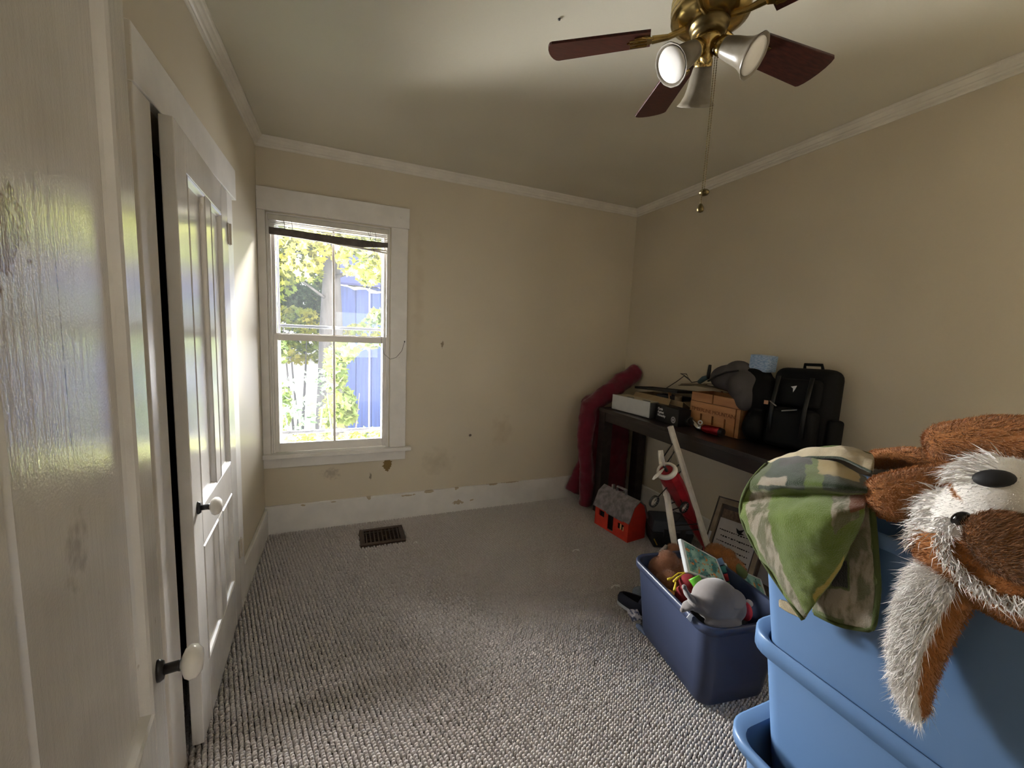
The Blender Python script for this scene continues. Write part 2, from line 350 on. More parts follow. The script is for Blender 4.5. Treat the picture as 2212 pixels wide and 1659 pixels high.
def sash(nm, y0, y1, z0, z1, rail_b, rail_t, st=.034):
    s = wb(nm, SX0, SX0+st, y0, y1, z0, z1); wb('stile', SX1-st, SX1, y0, y1, z0, z1, s)
    wb('rail', SX0+st, SX1-st, y0, y1, z0, z0+rail_b, s); wb('rail', SX0+st, SX1-st, y0, y1, z1-rail_t, z1, s)
    wb('muntin', MUL-.008, MUL+.008, y0, y1, z0+rail_b, z1-rail_t, s)
    ym = (y0+y1)/2
    for x0, x1 in ((SX0+st, MUL-.008), (MUL+.008, SX1-st)): wb('pane', x0, x1, ym-.0015, ym+.0015, z0+rail_b, z1-rail_t, s, 0, M_glass)
    return s
sash('lower_sash', D+.022, D+.052, .592, 1.435, .062, .045); sash('upper_sash', D+.056, D+.086, 1.395, 2.222, .045, .05, .026)
M_alu = pm('storm_frame_aluminium', c(84, 86, 92), .4, .3)
st = wb('storm_frame', SX0+.028, SX0+.042, D+.108, D+.125, .592, 2.22, WN, .002, M_alu); wb('storm_frame_side', SX1-.036, SX1-.028, D+.108, D+.125, .592, 2.22, st, .002, M_alu)
wb('storm_rail', SX0+.04, SX1-.03, D+.108, D+.125, 1.482, 1.502, st, .002, M_alu); wb('storm_rail', SX0+.04, SX1-.03, D+.108, D+.125, .70, .722, st, .002, M_alu)
# the tangled mini blind
BL = thing('mini_blind', (-.08, D+.012, 2.2), 'tangled white mini blind pulled up crooked at the window head', 'blind')
M_blind = pm('blind_vinyl', c(206, 202, 192), .45); M_blind_dark = pm('dark_blind_rail', c(92, 84, 78), .7, var=.35, scale=30)  # bottom rail gets a darker, blotchy colour than the slats
m = MB(); m.box(SX0-.005, SX1+.005, D-.012, D+.018, 2.185, 2.22); m.build('head_rail', M_blind, BL, bevel=.003)
zs = [2.176, 2.168, 2.158, 2.148]
for i, z in enumerate(zs):
    m = MB(); n_ = 9
    for k in range(n_-1):
        pass
    P = []
    for k in range(n_):
        f = k/(n_-1); xx = SX0+.003+(SX1-SX0-.006)*f; zz = z-.004*f*i
        P += [(xx, D-.011, zz-.002), (xx, D+.001, zz+.001), (xx, D+.013, zz-.002)]
    m.add(P, [(k*3+j, k*3+j+1, k*3+j+4, k*3+j+3) for k in range(n_-1) for j in (0, 1)]); m.build('slat', M_blind, BL, solid=.001)
def slatpoly(pts, mat, nm='slat', d=.02):
    m = MB(); k = len(pts); V = [(x, D+.0-d/2, z) for x, z in pts]+[(x, D+.0+d/2, z) for x, z in pts]
    m.add(V, [tuple(range(k))[::-1], tuple(range(k, 2*k))]+[(i, (i+1) % k, k+(i+1) % k, k+i) for i in range(k)]); return m.build(nm, mat, BL, bevel=.002)
slatpoly([(SX0+.003, 2.094), (-.30, 2.088), (-.05, 2.078), (.13, 2.076), (SX1-.004, 2.094), (SX1-.004, 2.128), (.1, 2.126), (-.1, 2.130), (-.3, 2.136), (SX0+.003, 2.139)], M_blind_dark, 'bottom_rail')
slatpoly([(-.12, 2.080), (.05, 2.066), (.20, 2.056), (SX1-.004, 2.047), (SX1-.004, 2.057), (.20, 2.070), (.05, 2.078)], M_blind, 'slat', .018)
slatpoly([(.16, 2.072), (.22, 2.066), (SX1-.004, 2.066), (SX1-.004, 2.074), (.22, 2.080)], M_blind, 'slat', .016)
M_wire = pm('dark_cord', c(52, 46, 42), .6)
for x in (-.37, -.325, .175, .21):
    m = MB(); m.tube([(x, D-.014, 2.19), (x+.006, D-.014, 2.16), (x+.004, D-.013, 2.13)], .0016, 5); m.build('ladder_cord', M_wire, BL)
m = MB(); m.tube([tuple(at(795, 500, 1, D-.014)), tuple(at(806, 535, 1, D-.014)), tuple(at(812, 556, 1, D-.012)), tuple(at(821, 588, 1, D-.01))], .0016, 5); m.build('lift_cord', M_wire, BL)
WR = thing('thin_wire', tuple(at(875, 735, 1, D-.024)), 'thin dark wire looped from the sash to a nail on the window casing', 'wire')
m = MB(); m.tube([tuple(at(*p, 1, D-.027 if p[0] > 840 else D+.018)) for p in ((823, 589), (822, 640), (823, 720), (824, 740), (830, 765), (843, 776), (856, 772), (868, 758), (874, 738))], .0014, 5); m.build('wire', M_wire, WR)
m = MB(); m.tube([tuple(at(874, 737, 1, D-.022)), tuple(at(874, 739, 1, D-.036))], .004, 6); m.build('nail', M_black, WR)
# ---------------------------------------------------------------- carpet loops: uncountable pile, one object
t = NT('looped_carpet_yarn'); x = t.mix(t.mapr(t.noise(1.4, 1), .3, .7), c(184, 176, 172), c(200, 193, 190)); x = t.mix(t.mapr(t.noise(75, 1), .3, .7), x, c(210, 204, 201)); x = t.mix(t.mapr(t.noise(500, 0), .45, .7, 0, .5), x, c(140, 128, 116))
t.col(x); t.set(.95, 0, .1, Sheen_Weight=.3); M_carpet = t.m
def carpet():
    u = np.array([.0168, .0058]); v = np.array([-.0030, .0118]); P = []
    I, J = np.meshgrid(np.arange(-160, 260), np.arange(-90, 320), indexing='ij'); Q = I[..., None]*u+J[..., None]*v+np.array([.4, 1.2]); Q = Q.reshape(-1, 2)
    k = (Q[:, 0] > -A-.1) & (Q[:, 0] < B) & (Q[:, 1] > .75) & (Q[:, 1] < D-.015)
    k &= ~((Q[:, 0] < -A+.012) & ((Q[:, 1] < CY0+.02) | (Q[:, 1] > CY1-.02)))
    k &= ~((Q[:, 0] > .095) & (Q[:, 0] < .412) & (Q[:, 1] > 2.826) & (Q[:, 1] < 3.078))
    k &= ~((Q[:, 0] > 2.05) & (Q[:, 1] < 1.7))
    Q = Q[k]; n = len(Q); Q = Q+rng.normal(0, .0011, Q.shape)
    ang = .33+rng.normal(0, .22, n); s = rng.uniform(.85, 1.15, n); h = rng.uniform(.0065, .0100, n)
    ring = [(math.cos(a), math.sin(a)) for a in np.arange(6)*PI/3]
    base = np.array([(x*.0086, y*.0060, -1.6) for x, y in ring]+[(x*.0068, y*.0047, .55) for x, y in ring]+[(0, 0, 1.0)])
    V = np.empty((n, 13, 3)); ca, sa = np.cos(ang)[:, None], np.sin(ang)[:, None]; bx, by = base[:, 0]*s[:, None], base[:, 1]*s[:, None]
    V[..., 0] = Q[:, 0, None]+bx*ca-by*sa; V[..., 1] = Q[:, 1, None]+bx*sa+by*ca; V[..., 2] = base[:, 2]*h[:, None]-.006
    F = []
    for i in range(6): j = (i+1) % 6; F += [(i, j, 6+j), (i, 6+j, 6+i), (6+i, 6+j, 12)]
    F = np.array(F); T = (F[None]+(np.arange(n)*13)[:, None, None]).reshape(-1, 3)
    me = bpy.data.meshes.new('carpet_pile'); me.vertices.add(n*13); me.vertices.foreach_set('co', V.ravel()); me.loops.add(T.size); me.loops.foreach_set('vertex_index', T.ravel())
    me.polygons.add(len(T)); me.polygons.foreach_set('loop_start', np.arange(len(T))*3); me.polygons.foreach_set('loop_total', np.full(len(T), 3)); me.polygons.foreach_set('use_smooth', np.ones(len(T), bool)); me.update(calc_edges=True)
    o = link('carpet_pile', me, M_carpet, kind='stuff'); tag(o, 'grey beige looped carpet pile covering the bedroom floor', 'carpet'); o['kind'] = 'stuff'
carpet()
# floor register
VR = thing('floor_register', (.254, 2.952, 0), 'dark brown metal floor register grille set in the carpet below the window', 'vent')
M_reg = pm('brown_register_metal', c(72, 54, 40), .4, .5, var=.25); M_blk = pm('duct_shade_black', c(10, 9, 8), .9)
m = MB(); x0, x1, y0, y1 = .101, .407, 2.832, 3.072; k = .03
m.box(x0, x1, y0, y0+k, -.005, .008).box(x0, x1, y1-k, y1, -.005, .008).box(x0, x0+k, y0+k, y1-k, -.005, .008).box(x1-k, x1, y0+k, y1-k, -.005, .008); m.build('frame', M_reg, VR, bevel=.002)
m = MB(); m.box(x0+k, x1-k, y0+k, y1-k, -.019, -.012); m.build('duct_shade', M_blk, VR)  # black sheet under the slats paints the shade of the opening
for i in range(9):
    x = x0+k+(i+.5)*(x1-x0-2*k)/9; m = MB(); m.box(x-.0035, x+.0035, y0+k, y1-k, -.008, .005); m.build('slat', M_reg, VR)
for i in range(5):
    y = y0+k+(i+1)*(y1-y0-2*k)/6; m = MB(); m.box(x0+k, x1-k, y-.0015, y+.0015, -.009, .002); m.build('cross_bar', M_reg, VR)
# paper scraps
M_paper = pm('white_paper', c(236, 234, 230), .7, var=.04)
for px, py, l, lb in ((1243, 1190, .03, 'small white paper scrap on the carpet beyond the others'), (1328, 1268, .035, 'curled white paper scrap on the carpet near the navy shoe'), (897, 1173, .014, 'tiny white crumb of paper on the carpet beside the floor register')):
    p = at(px, py, 2, .006); m = MB(); a = .5
    m.add([p+Vector(q) for q in ((-l, -.010, .0), (-l*.2, -.004, .012), (l*.1, .012, .006), (-l*.7, .006, .003), (l*.8, -.016, .004), (l*.9, .0, .010))], [(0, 1, 2, 3), (1, 4, 5, 2)]); tag(m.build('paper_scrap', M_paper, solid=.001), lb, 'paper', 'paper scraps on the carpet')
# ================================================================ OUTSIDE THE WINDOW
m = MB(); m.box(-60, 60, D+.6, 90, -.75, -.6); struct(m.build('ground', pm('pale_gravel', c(150, 148, 142), .9, var=.2, scale=3)), 'pale sunlit yard ground outside')
t = NT('blue_painted_boards'); x = t.mix(t.mapr(t.noise(30, 4, t.stretch((1, 1, .05))), .35, .7), c(30, 54, 112), c(44, 72, 136)); t.col(x); t.set(.6); M_blue = t.m
SH = thing('blue_shed', (.9, 8.3, -.6), 'blue board shed wall with pale edge beyond the window', 'shed')
m = MB(); m.box(-.07, 3.6, 8.24, 9.4, -.6, 2.26); m.build('body', M_blue, SH)
for i in range(13):
    x0 = -.075+i*.28; m = MB(); m.box(x0+.006, x0+.274, 8.2, 8.24, -.6, 2.25); m.build('board', M_blue, SH)
M_snow = pm('white_fascia', c(205, 205, 205), .8)
m = MB(); m.tube([(-.12+.1*i, 8.17, 2.27-.012*i+.02*math.sin(i*1.7)) for i in range(38)], [.028+.014*math.sin(i*2.3) for i in range(38)], 7); m.build('roof_edge', M_snow, SH)
m = MB(); m.box(.43, .455, 8.18, 8.2, -.6, 2.25).box(-.085, -.06, 8.18, 8.22, -.6, 2.25); m.build('batten', M_snow, SH)
m = MB(); m.add([(-.3, 8.0, 2.27), (3.8, 8.0, 2.27), (3.8, 9.5, 3.0), (-.3, 9.5, 3.0)], [(0, 1, 2, 3)]); m.build('roof', pm('shed_roof', c(60, 66, 110), .7), SH, solid=.04)
def leafmat(name, a, b):
    t = NT(name); x = t.mix(t.mapr(t.noise(2.2, 3), .35, .65), a, b); t.col(x); t.set(.55, 0, .3)
    tl = t.n('ShaderNodeBsdfTranslucent'); t.l(x, tl.inputs[0]); mx = t.n('ShaderNodeMixShader'); mx.inputs[0].default_value = .45
    t.l(t.b.outputs[0], mx.inputs[1]); t.l(tl.outputs[0], mx.inputs[2]); t.l(mx.outputs[0], t.out.inputs[0]); return t.m
LG = leafmat('maple_leaf_green', c(56, 76, 42), c(88, 100, 44)); LY = leafmat('maple_leaf_yellow_green', c(84, 102, 40), c(136, 132, 52)); LD = leafmat('dark_leaf', c(40, 60, 42), c(60, 80, 52))
leaf2 = [(0, -.5), (.18, -.25), (.5, -.22), (.33, .05), (.42, .3), (.16, .22), (0, .6), (-.16, .22), (-.42, .3), (-.33, .05), (-.5, -.22), (-.18, -.25)]
def foliage(name, blobs, n, size, mat, parent):
    V = []; F = []; W_ = sum(b[1][0]*b[1][1]*b[1][2] for b in blobs)
    for (ce, rd) in blobs:
        k = max(8, int(n*rd[0]*rd[1]*rd[2]/W_))
        for _ in range(k):
            q = rng.normal(0, 1, 3); q = q/np.linalg.norm(q)*rng.uniform(.25, 1)**.5
            p = Vector((ce[0]+q[0]*rd[0], ce[1]+q[1]*rd[1], ce[2]+q[2]*rd[2])); s = size*rng.uniform(.6, 1.25)
            e = Quaternion(Vector(rng.normal(0, 1, 3)).normalized(), rng.uniform(0, 6.28)); b = len(V); V.append(p)
            V += [p+e @ Vector((x*s, y*s, .12*s*abs(x))) for x, y in leaf2]; F += [(b, b+1+i, b+1+(i+1) % 12) for i in range(12)]
    m = MB(); m.v = V; m.f = F; L = LOC.get(parent.name, Vector()); me = bpy.data.meshes.new(name); me.from_pydata([tuple(Vector(p)-L) for p in V], [], F)
    return link(name, me, mat, parent, kind='stuff')
M_bark = pm('grey_bark', c(70, 70, 76), .9, var=.35, scale=9, bump=.6, bscale=30, stretch=(1, 1, .25))
T = thing('maple_tree', (-.17, 6.5, -.6), 'grey trunked maple tree standing outside the window before the shed', 'tree')
m = MB(); m.tube([(-.17, 6.5, -.6), (-.17, 6.5, .6), (-.17, 6.5, 1.5), (-.16, 6.5, 2.2), (-.17, 6.5, 2.9), (-.1, 6.5, 4.6)], [.26, .19, .155, .115, .13, .1], 16); m.build('trunk', M_bark, T, smooth=True)
for pts, r in (([(-.2, 6.5, 2.55), (-.6, 6.5, 2.85), (-1.1, 6.4, 3.3)], [.09, .075, .05]), ([(.75, 6.0, 3.2), (.6, 6.1, 2.5), (.5, 6.1, 2.1)], [.02, .016, .01]), ([(-.1, 6.4, 2.2), (.3, 6.2, 2.35), (.9, 6.1, 2.75)], [.03, .02, .012]), ([(-.25, 6.4, 1.9), (-.6, 6.2, 2.15)], [.02, .012])):
    m = MB(); m.tube(pts, r, 8); m.build('branch', M_bark, T, smooth=True)
def blob(px, py, y, rx, ry, rz): p = at(px, py, 1, y); return (tuple(p), (rx, ry, rz))
foliage('foliage', [blob(640, 545, 5.8, .35, .4, .35), blob(790, 560, 5.6, .35, .4, .28), blob(720, 520, 5.7, .3, .4, .2), blob(600, 600, 6.0, .2, .3, .3), blob(800, 590, 5.5, .22, .3, .15), blob(650, 590, 6.1, .3, .3, .12), blob(700, 440, 5.8, 1.0, .5, .45)], 3200, .095, LY, T)
def shrub(name, label, px, py, y, blobs, n, size, mat):
    p = at(px, py, 1, y); R = thing(name, (p.x, p.y, -.6), label, 'shrub')
    for dx in (-.12, .1): m = MB(); m.tube([(p.x+dx*.3, p.y, -.6), (p.x+dx, p.y, (p.z-.6)/2), (p.x+dx*1.6, p.y, p.z)], [.02, .014, .006], 6); m.build('stem', M_bark, R)
    foliage('foliage', blobs, n, size, mat, R)
shrub('garden_shrub', 'dense dark green shrub seen at the left of the upper panes', 645, 660, 8.6, [blob(635, 650, 8.6, .55, .4, .45), blob(660, 685, 8.4, .5, .3, .3), blob(610, 610, 8.8, .3, .3, .45)], 2200, .085, LD)
shrub('yellow_green_shrub', 'yellow green shrub below the tree behind the middle sash rail', 640, 700, 7.4, [blob(635, 690, 7.4, .45, .3, .22), blob(700, 715, 7.2, .35, .3, .12), blob(650, 760, 7.6, .55, .3, .22), blob(790, 715, 6.6, .35, .3, .12)], 1100, .085, LY)
shrub('vine_bush', 'broad leaved vine hanging in front of the blue shed', 745, 850, 5.2, [blob(745, 760, 5.2, .14, .2, .16), blob(728, 800, 5.3, .10, .2, .25), blob(740, 880, 5.2, .16, .2, .25), blob(812, 690, 5.4, .12, .15, .12), blob(800, 742, 5.1, .14, .15, .05)], 480, .12, LG)
shrub('young_maple', 'thin maple sapling with sparse leaves against the bright yard', 660, 880, 4.7, [blob(650, 850, 4.7, .25, .25, .28), blob(690, 815, 4.8, .15, .2, .12), blob(640, 905, 4.6, .28, .25, .14)], 120, .085, LD)
shrub('side_bush', 'narrow green bush at the lower left pane edge', 612, 880, 5.6, [blob(609, 880, 5.6, .11, .2, .32), blob(606, 760, 5.8, .08, .2, .2), blob(708, 900, 5.6, .1, .2, .3), blob(712, 800, 5.6, .07, .2, .3)], 520, .08, LG)
shrub('low_plants', 'low leafy plants growing just below the window sill outside', 700, 960, 4.3, [blob(650, 955, 4.3, .3, .2, .07), blob(790, 945, 4.3, .3, .2, .08)], 420, .075, LY)
R = thing('tree_line', (0, 30, -.6), 'hazy line of trees far across the yard', 'trees')
foliage('foliage', [((-9+i*2.2, 30+1.5*math.sin(i*2), 4.2+1.2*math.sin(i*1.3)), (2.0, 1.4, 4.6)) for i in range(10)], 8500, .5, LG, R)
for i in range(10): m = MB(); m.tube([(-9+i*2.2, 30, -.6), (-9+i*2.2, 30, 2.5)], .12, 6); m.build('trunk', M_bark, R)
# ================================================================ CEILING FAN
FX, FY, FZ = 1.07, 1.09, 2.485
FN = thing('ceiling_fan', (FX, FY, H), 'brass ceiling fan with dark wood blades, three bell glass lights and two pull chains', 'fan')
M_brass = pm('polished_brass', c(178, 154, 98), .24, 1.0, var=.2, scale=40)
M_abr = pm('antique_brass', c(112, 98, 66), .35, 1.0, var=.25, scale=30)
t = NT('walnut_blade'); x = t.mix(t.mapr(t.noise(24, 5, t.stretch((1, 6, 1), t.obj())), .35, .65), c(44, 20, 18), c(70, 34, 28)); t.col(x); t.set(.35, 0, .4); M_wal = t.m
ax = Matrix.Translation((FX, FY, 0))
MB().lathe([(.0001, H), (.065, H), (.062, H-.03), (.03, H-.055), (.012, H-.058), (.012, H-.09), (.05, H-.095)], 32, ax, False).build('canopy', M_brass, FN, smooth=True)
MB().lathe([(.05, 2.602), (.105, 2.595), (.118, 2.575), (.118, 2.565), (.112, 2.56), (.118, 2.555), (.118, 2.545), (.112, 2.54), (.116, 2.535), (.116, 2.52), (.09, 2.503), (.055, 2.498)], 40, ax).build('motor_housing', M_brass, FN, smooth=True)
MB().lathe([(.06, 2.503), (.058, 2.49), (.052, 2.488), (.052, 2.475), (.046, 2.466), (.02, 2.462)], 32, ax).build('switch_housing', M_abr, FN, smooth=True)
MB().lathe([(.02, 2.466), (.026, 2.464), (.040, 2.458), (.040, 2.446), (.022, 2.435), (.016, 2.42), (.022, 2.41), (.016, 2.395), (.006, 2.388), (.0001, 2.384)], 28, ax).build('light_fitter', M_brass, FN, smooth=True)
for i in range(5):
    a = math.radians(70+72*i); R_ = Matrix.Translation((FX, FY, FZ)) @ Matrix.Rotation(a, 4, 'Z') @ Matrix.Rotation(math.radians(-12), 4, 'X')
    pts = []; w0, w1 = .054, .068
    for k in range(9): s = k/8; pts.append((.175+.02*0+s*.315, -(w0+(w1-w0)*s)))
    for k in range(9): b = -PI/2+PI*k/8; pts.append((.49+.022*math.cos(b), w1*math.sin(b)))
    for k in range(9): s = 1-k/8; pts.append((.175+s*.315, w0+(w1-w0)*s))
    bl = MB().prism(pts, -.004, .004, R_).build('blade', M_wal, FN, bevel=.0015)
    br = MB()
    br.tube([R_ @ Vector((.07, 0, .012)), R_ @ Vector((.12, 0, -.004)), R_ @ Vector((.17, 0, -.006))], [.011, .009, .012], 8)
    br.prism([(.165, -.014), (.20, -.034), (.225, -.030), (.215, -.008), (.25, 0), (.215, .008), (.225, .030), (.20, .034), (.165, .014)], -.010, -.004, R_)
    for yy in (-.022, 0, .022): br.box(.185, .24, yy-.005, yy+.005, -.013, -.009, R_)
    br.build('blade_iron', M_brass, bl, bevel=.001)
t = NT('frosted_glass'); x = t.mix(t.mapr(t.noise(40, 3), .35, .65), c(124, 116, 102), c(142, 134, 120)); t.col(x); t.set(.28, 0, .5)
tl = t.n('ShaderNodeBsdfTranslucent'); tl.inputs[0].default_value = c(176, 168, 150); mx = t.n('ShaderNodeMixShader'); mx.inputs[0].default_value = .22
t.l(t.b.outputs[0], mx.inputs[1]); t.l(tl.outputs[0], mx.inputs[2]); t.l(mx.outputs[0], t.out.inputs[0]); M_frost = t.m
M_bulb = pm('white_bulb_glass', c(238, 236, 232), .08, var=.03, spec=.6)
for i, az in enumerate((178, 298, 58)):
    a = math.radians(az); el = math.radians((-38, -34, -58)[i]); dv = Vector((math.cos(a)*math.cos(el), math.sin(a)*math.cos(el), math.sin(el)))
    o = Vector((FX, FY, 2.452)); p0 = o+dv*.05
    xa = Vector((-math.sin(a), math.cos(a), 0)); Ms = frame(p0, xa, dv.cross(xa), dv)
    arm = MB().tube([o+Vector((0, 0, 0)), o+dv*.03, p0], [.012, .011, .016], 10); arm.lathe([(.012, -.012), (.027, -.006), (.029, .012), (.026, .016)], 20, Ms); arm = arm.build('light_arm', M_brass, FN, smooth=True)
    V = []; F = []; n = 48; prof = [(.024, .006), (.028, .02), (.033, .045), (.036, .07), (.041, .092), (.050, .110), (.059, .120)]
    g = MB()
    for j, (r, h) in enumerate(prof):
        for k in range(n):
            q = 2*PI*k/n; rr = r*(1+.012*(j/6)*math.cos(12*q)); V.append(Ms @ Vector((rr*math.cos(q), rr*math.sin(q), h)))
    F = [(j*n+k, j*n+(k+1) % n, (j+1)*n+(k+1) % n, (j+1)*n+k) for j in range(len(prof)-1) for k in range(n)]
    g.add(V, F); sh = g.build('glass_shade', M_frost, FN, smooth=True, solid=.003)
    MB().lathe([(.012, .0), (.018, .02), (.027, .05), (.032, .08), (.042, .104), (.050, .115), (.048, .119), (.03, .123), (.0001, .124)], 28, Ms).build('bulb', M_bulb, sh, smooth=True)
for (px, py, yy, big) in ((1521, 416, 1.075, 1), (1513, 450, 1.068, 0)):
    p = at(px, py, 1, yy); m = MB(); z = p.z+.012; top = Vector((p.x+.0, p.y, 2.455))
    m.tube([(p.x, p.y, z), (p.x, p.y, 2.45), (FX-.03, FY-.03, 2.472)], .0009, 5)
    while z < 2.445: m.ell((p.x, p.y, z), (.0019,)*3, 6, 4); z += .0075
    ch = m.build('pull_chain', M_abr, FN)
    if big: MB().ell(p, (.0165, .0165, .011), 20, 12).build('pull_knob', M_abr, ch, smooth=True)
    else: MB().lathe([(.0001, .017), (.005, .013), (.010, .004), (.0115, -.004), (.009, -.011), (.0001, -.014)], 20, Matrix.Translation(p)).build('pull_knob', M_abr, ch, smooth=True)
p = at(1208, 42, 2, H-.004); tag(MB().ell(p, (.006, .006, .004), 8, 6).build('ceiling_hook', M_black, smooth=True), 'tiny dark hook in the ceiling left of the fan', 'hook')
# ================================================================ TABLE AND WHAT STANDS ON IT
t = NT('dark_espresso_wood'); x = t.mix(t.mapr(t.noise(20, 5, t.stretch((1, .12, 1))), .35, .65), c(30, 24, 24), c(50, 42, 40)); t.col(x); t.set(.3, 0, .45); t.bump(t.noise(60, 3, t.stretch((1, .1, 1))), .1, .001); M_esp = t.m
TX0, TX1, TY0, TY1, TZ = 2.02, 2.485, 1.08, 2.90, .92
TBL = thing('console_table', (2.25, 2.0, 0), 'dark espresso wood console table against the right wall piled with things', 'table')
MB().box(TX0, TX1, TY0, TY1, TZ-.028, TZ).build('table_top', M_esp, TBL, bevel=.003)
for n_, b in (('apron', (TX0+.012, TX0+.032, TY0+.09, TY1-.09)), ('apron', (TX1-.03, TX1-.01, TY0+.09, TY1-.09)), ('apron', (TX0+.09, TX1-.09, TY1-.03, TY1-.012)), ('apron', (TX0+.09, TX1-.09, TY0+.012, TY0+.03))):
    MB().box(b[0], b[1], b[2], b[3], TZ-.105, TZ-.028).build(n_, M_esp, TBL, bevel=.002)
for x in (TX0+.006, TX1-.091):
    for y in (TY0+.006, TY1-.091): MB().box(x, x+.085, y, y+.085, 0, TZ-.028).build('leg', M_esp, TBL, bevel=.003)
M_cloth_r = pm('maroon_cloth', c(104, 14, 38), .9, var=.22, scale=14, bump=.3, bscale=400, Sheen_Weight=.3)
# maroon comforter draped over the far table end
m = MB()
m.tube([at(1378, 800, 1, 3.02), at(1340, 828, 1, 3.03), at(1300, 858, 1, 3.03), at(1272, 880, 1, 3.02), at(1266, 920, 1, 3.0), at(1262, 960, 1, 2.99), at(1266, 1000, 1, 2.98), at(1267, 1050, 1, 2.965), at(1264, 1092, 1, 2.95)], [.075, .085, .085, .08, .075, .065, .062, .064, .06], 14)
m.tube([at(1290, 860, 1, 3.1), at(1270, 900, 1, 3.12), at(1258, 1000, 1, 3.12), at(1245, 1040, 1, 3.12), at(1236, 1062, 1, 3.12)], [.07, .05, .05, .07, .075], 12)
m.tube([at(1320, 850, 1, 3.08), at(1275, 868, 1, 3.1), at(1262, 876, 1, 3.1)], [.08, .065, .05], 12)
m.box(2.06, 2.42, 2.95, 3.05, .10, .86)
CM = m.build('comforter', M_cloth_r, None, remesh=.014, smo=5); tag(CM, 'maroon comforter draped over the far table end down to the carpet', 'comforter')
tx = bpy.data.textures.new('folds', 'CLOUDS'); tx.noise_scale = .09; dm = CM.modifiers.new('d', 'DISPLACE'); dm.texture = tx; dm.strength = .03; dm.texture_coords = 'GLOBAL'
# white case
W0, W1 = Vector((2.075, 2.797, TZ)), Vector((2.113, 2.39, TZ)); ux = (W1-W0).normalized(); uy = Vector((-ux.y, ux.x, 0)); uy = uy if uy.x > 0 else -uy
Mw = frame(W0, ux, uy, (0, 0, 1)); Lw = (W1-W0).length
WC = thing('white_case', tuple(W0), 'white fronted plastic case at the far left of the table', 'case')
M_wplas = pm('white_plastic', c(205, 208, 210), .35, var=.06); M_gplas = pm('grey_plastic', c(70, 72, 74), .5); M_beige = pm('beige_card', c(176, 166, 138), .75, var=.12)
MB().box(0, Lw, .0, .012, .006, .128, Mw).build('front_panel', M_wplas, WC, bevel=.004)
MB().box(.004, Lw+.004, .012, .17, .0, .118, Mw).build('body', M_gplas, WC, bevel=.003)
MB().box(.004, Lw-.01, .012, .168, .118, .124, Mw).build('lid', M_beige, WC, bevel=.002)
for s in (.19, .36): MB().box(s-.03, s+.03, .004, .03, .1245, .131, Mw).build('latch', M_gplas, WC, bevel=.002)
# open cardboard box behind it
M_kraft = pm('kraft_cardboard', c(168, 146, 112), .85, var=.12)
KB = thing('cardboard_box', (2.36, 2.5, TZ), 'open kraft cardboard box of clutter behind the white case', 'box')
bx0, bx1, by0, by1, bz = 2.285, 2.47, 2.235, 2.76, TZ+.15
for nm, b in (('side', (bx0, bx0+.005, by0, by1)), ('side', (bx1-.005, bx1, by0, by1)), ('end', (bx0, bx1, by0, by0+.005)), ('end', (bx0, bx1, by1-.005, by1))): MB().box(b[0], b[1], b[2], b[3], TZ, bz).build(nm, M_kraft, KB)
MB().box(bx0, bx1, by0, by1, TZ, TZ+.005).build('bottom', M_kraft, KB)
MB().quad((bx0, by1, bz), (bx0, by0+.12, bz), (bx0-.075, by0+.06, bz-.035), (bx0-.075, by1-.06, bz-.035), .004).build('flap', M_kraft, KB)
MB().quad((bx0, by0, bz), (bx1, by0, bz), (bx1-.04, by0-.09, bz-.05), (bx0+.02, by0-.09, bz-.05), .004).build('flap', M_kraft, KB)
M_wood = pm('raw_wood', c(186, 138, 92), .6, var=.15, scale=30, stretch=(1, .15, 1)); M_blkp = pm('black_plastic', c(20, 20, 22), .4, var=.2)
tag(MB().box(-.05, .05, -.12, .12, -.04, .04, Matrix.Translation((2.37, 2.42, TZ+.13)) @ Matrix.Rotation(.3, 4, 'Z')).build('black_gadget', M_blkp, bevel=.008), 'blocky black gadget sitting in the open cardboard box', 'gadget')
tag(MB().tube([(2.33, 2.33, TZ+.10), (2.31, 2.31, TZ+.185)], .026, 18).build('cardboard_tube', M_kraft), 'short upright cardboard tube in the open cardboard box', 'tube')
tag(MB().box(-.012, .012, -.006, .006, 0, .1, Matrix.Translation((2.33, 2.40, TZ+.10)) @ Matrix.Rotation(-.25, 4, 'X')).build('wood_stick', M_wood, bevel=.002), 'flat pale wood stick poking out of the cardboard box', 'stick')
PF = thing('picture_frame', (2.38, 2.55, TZ+.19), 'black picture frame lying flat over the clutter by the wall', 'frame')
Mf = Matrix.Translation((2.392, 2.55, TZ+.195)) @ Matrix.Rotation(.03, 4, 'Y') @ Matrix.Rotation(-.06, 4, 'X')
for b in ((-.1, .1, -.24, -.22), (-.1, .1, .22, .24), (-.1, -.08, -.22, .22), (.08, .1, -.22, .22)): MB().box(*b, -.008, .012, Mf).build('rail', M_blkp, PF, bevel=.002)
MB().box(-.08, .08, -.22, .22, -.004, .002, Mf).build('glazing_reflection', pm('glazing_reflection', c(120, 112, 92), .06, var=.05), PF)  # beige reflection painted into the glass colour
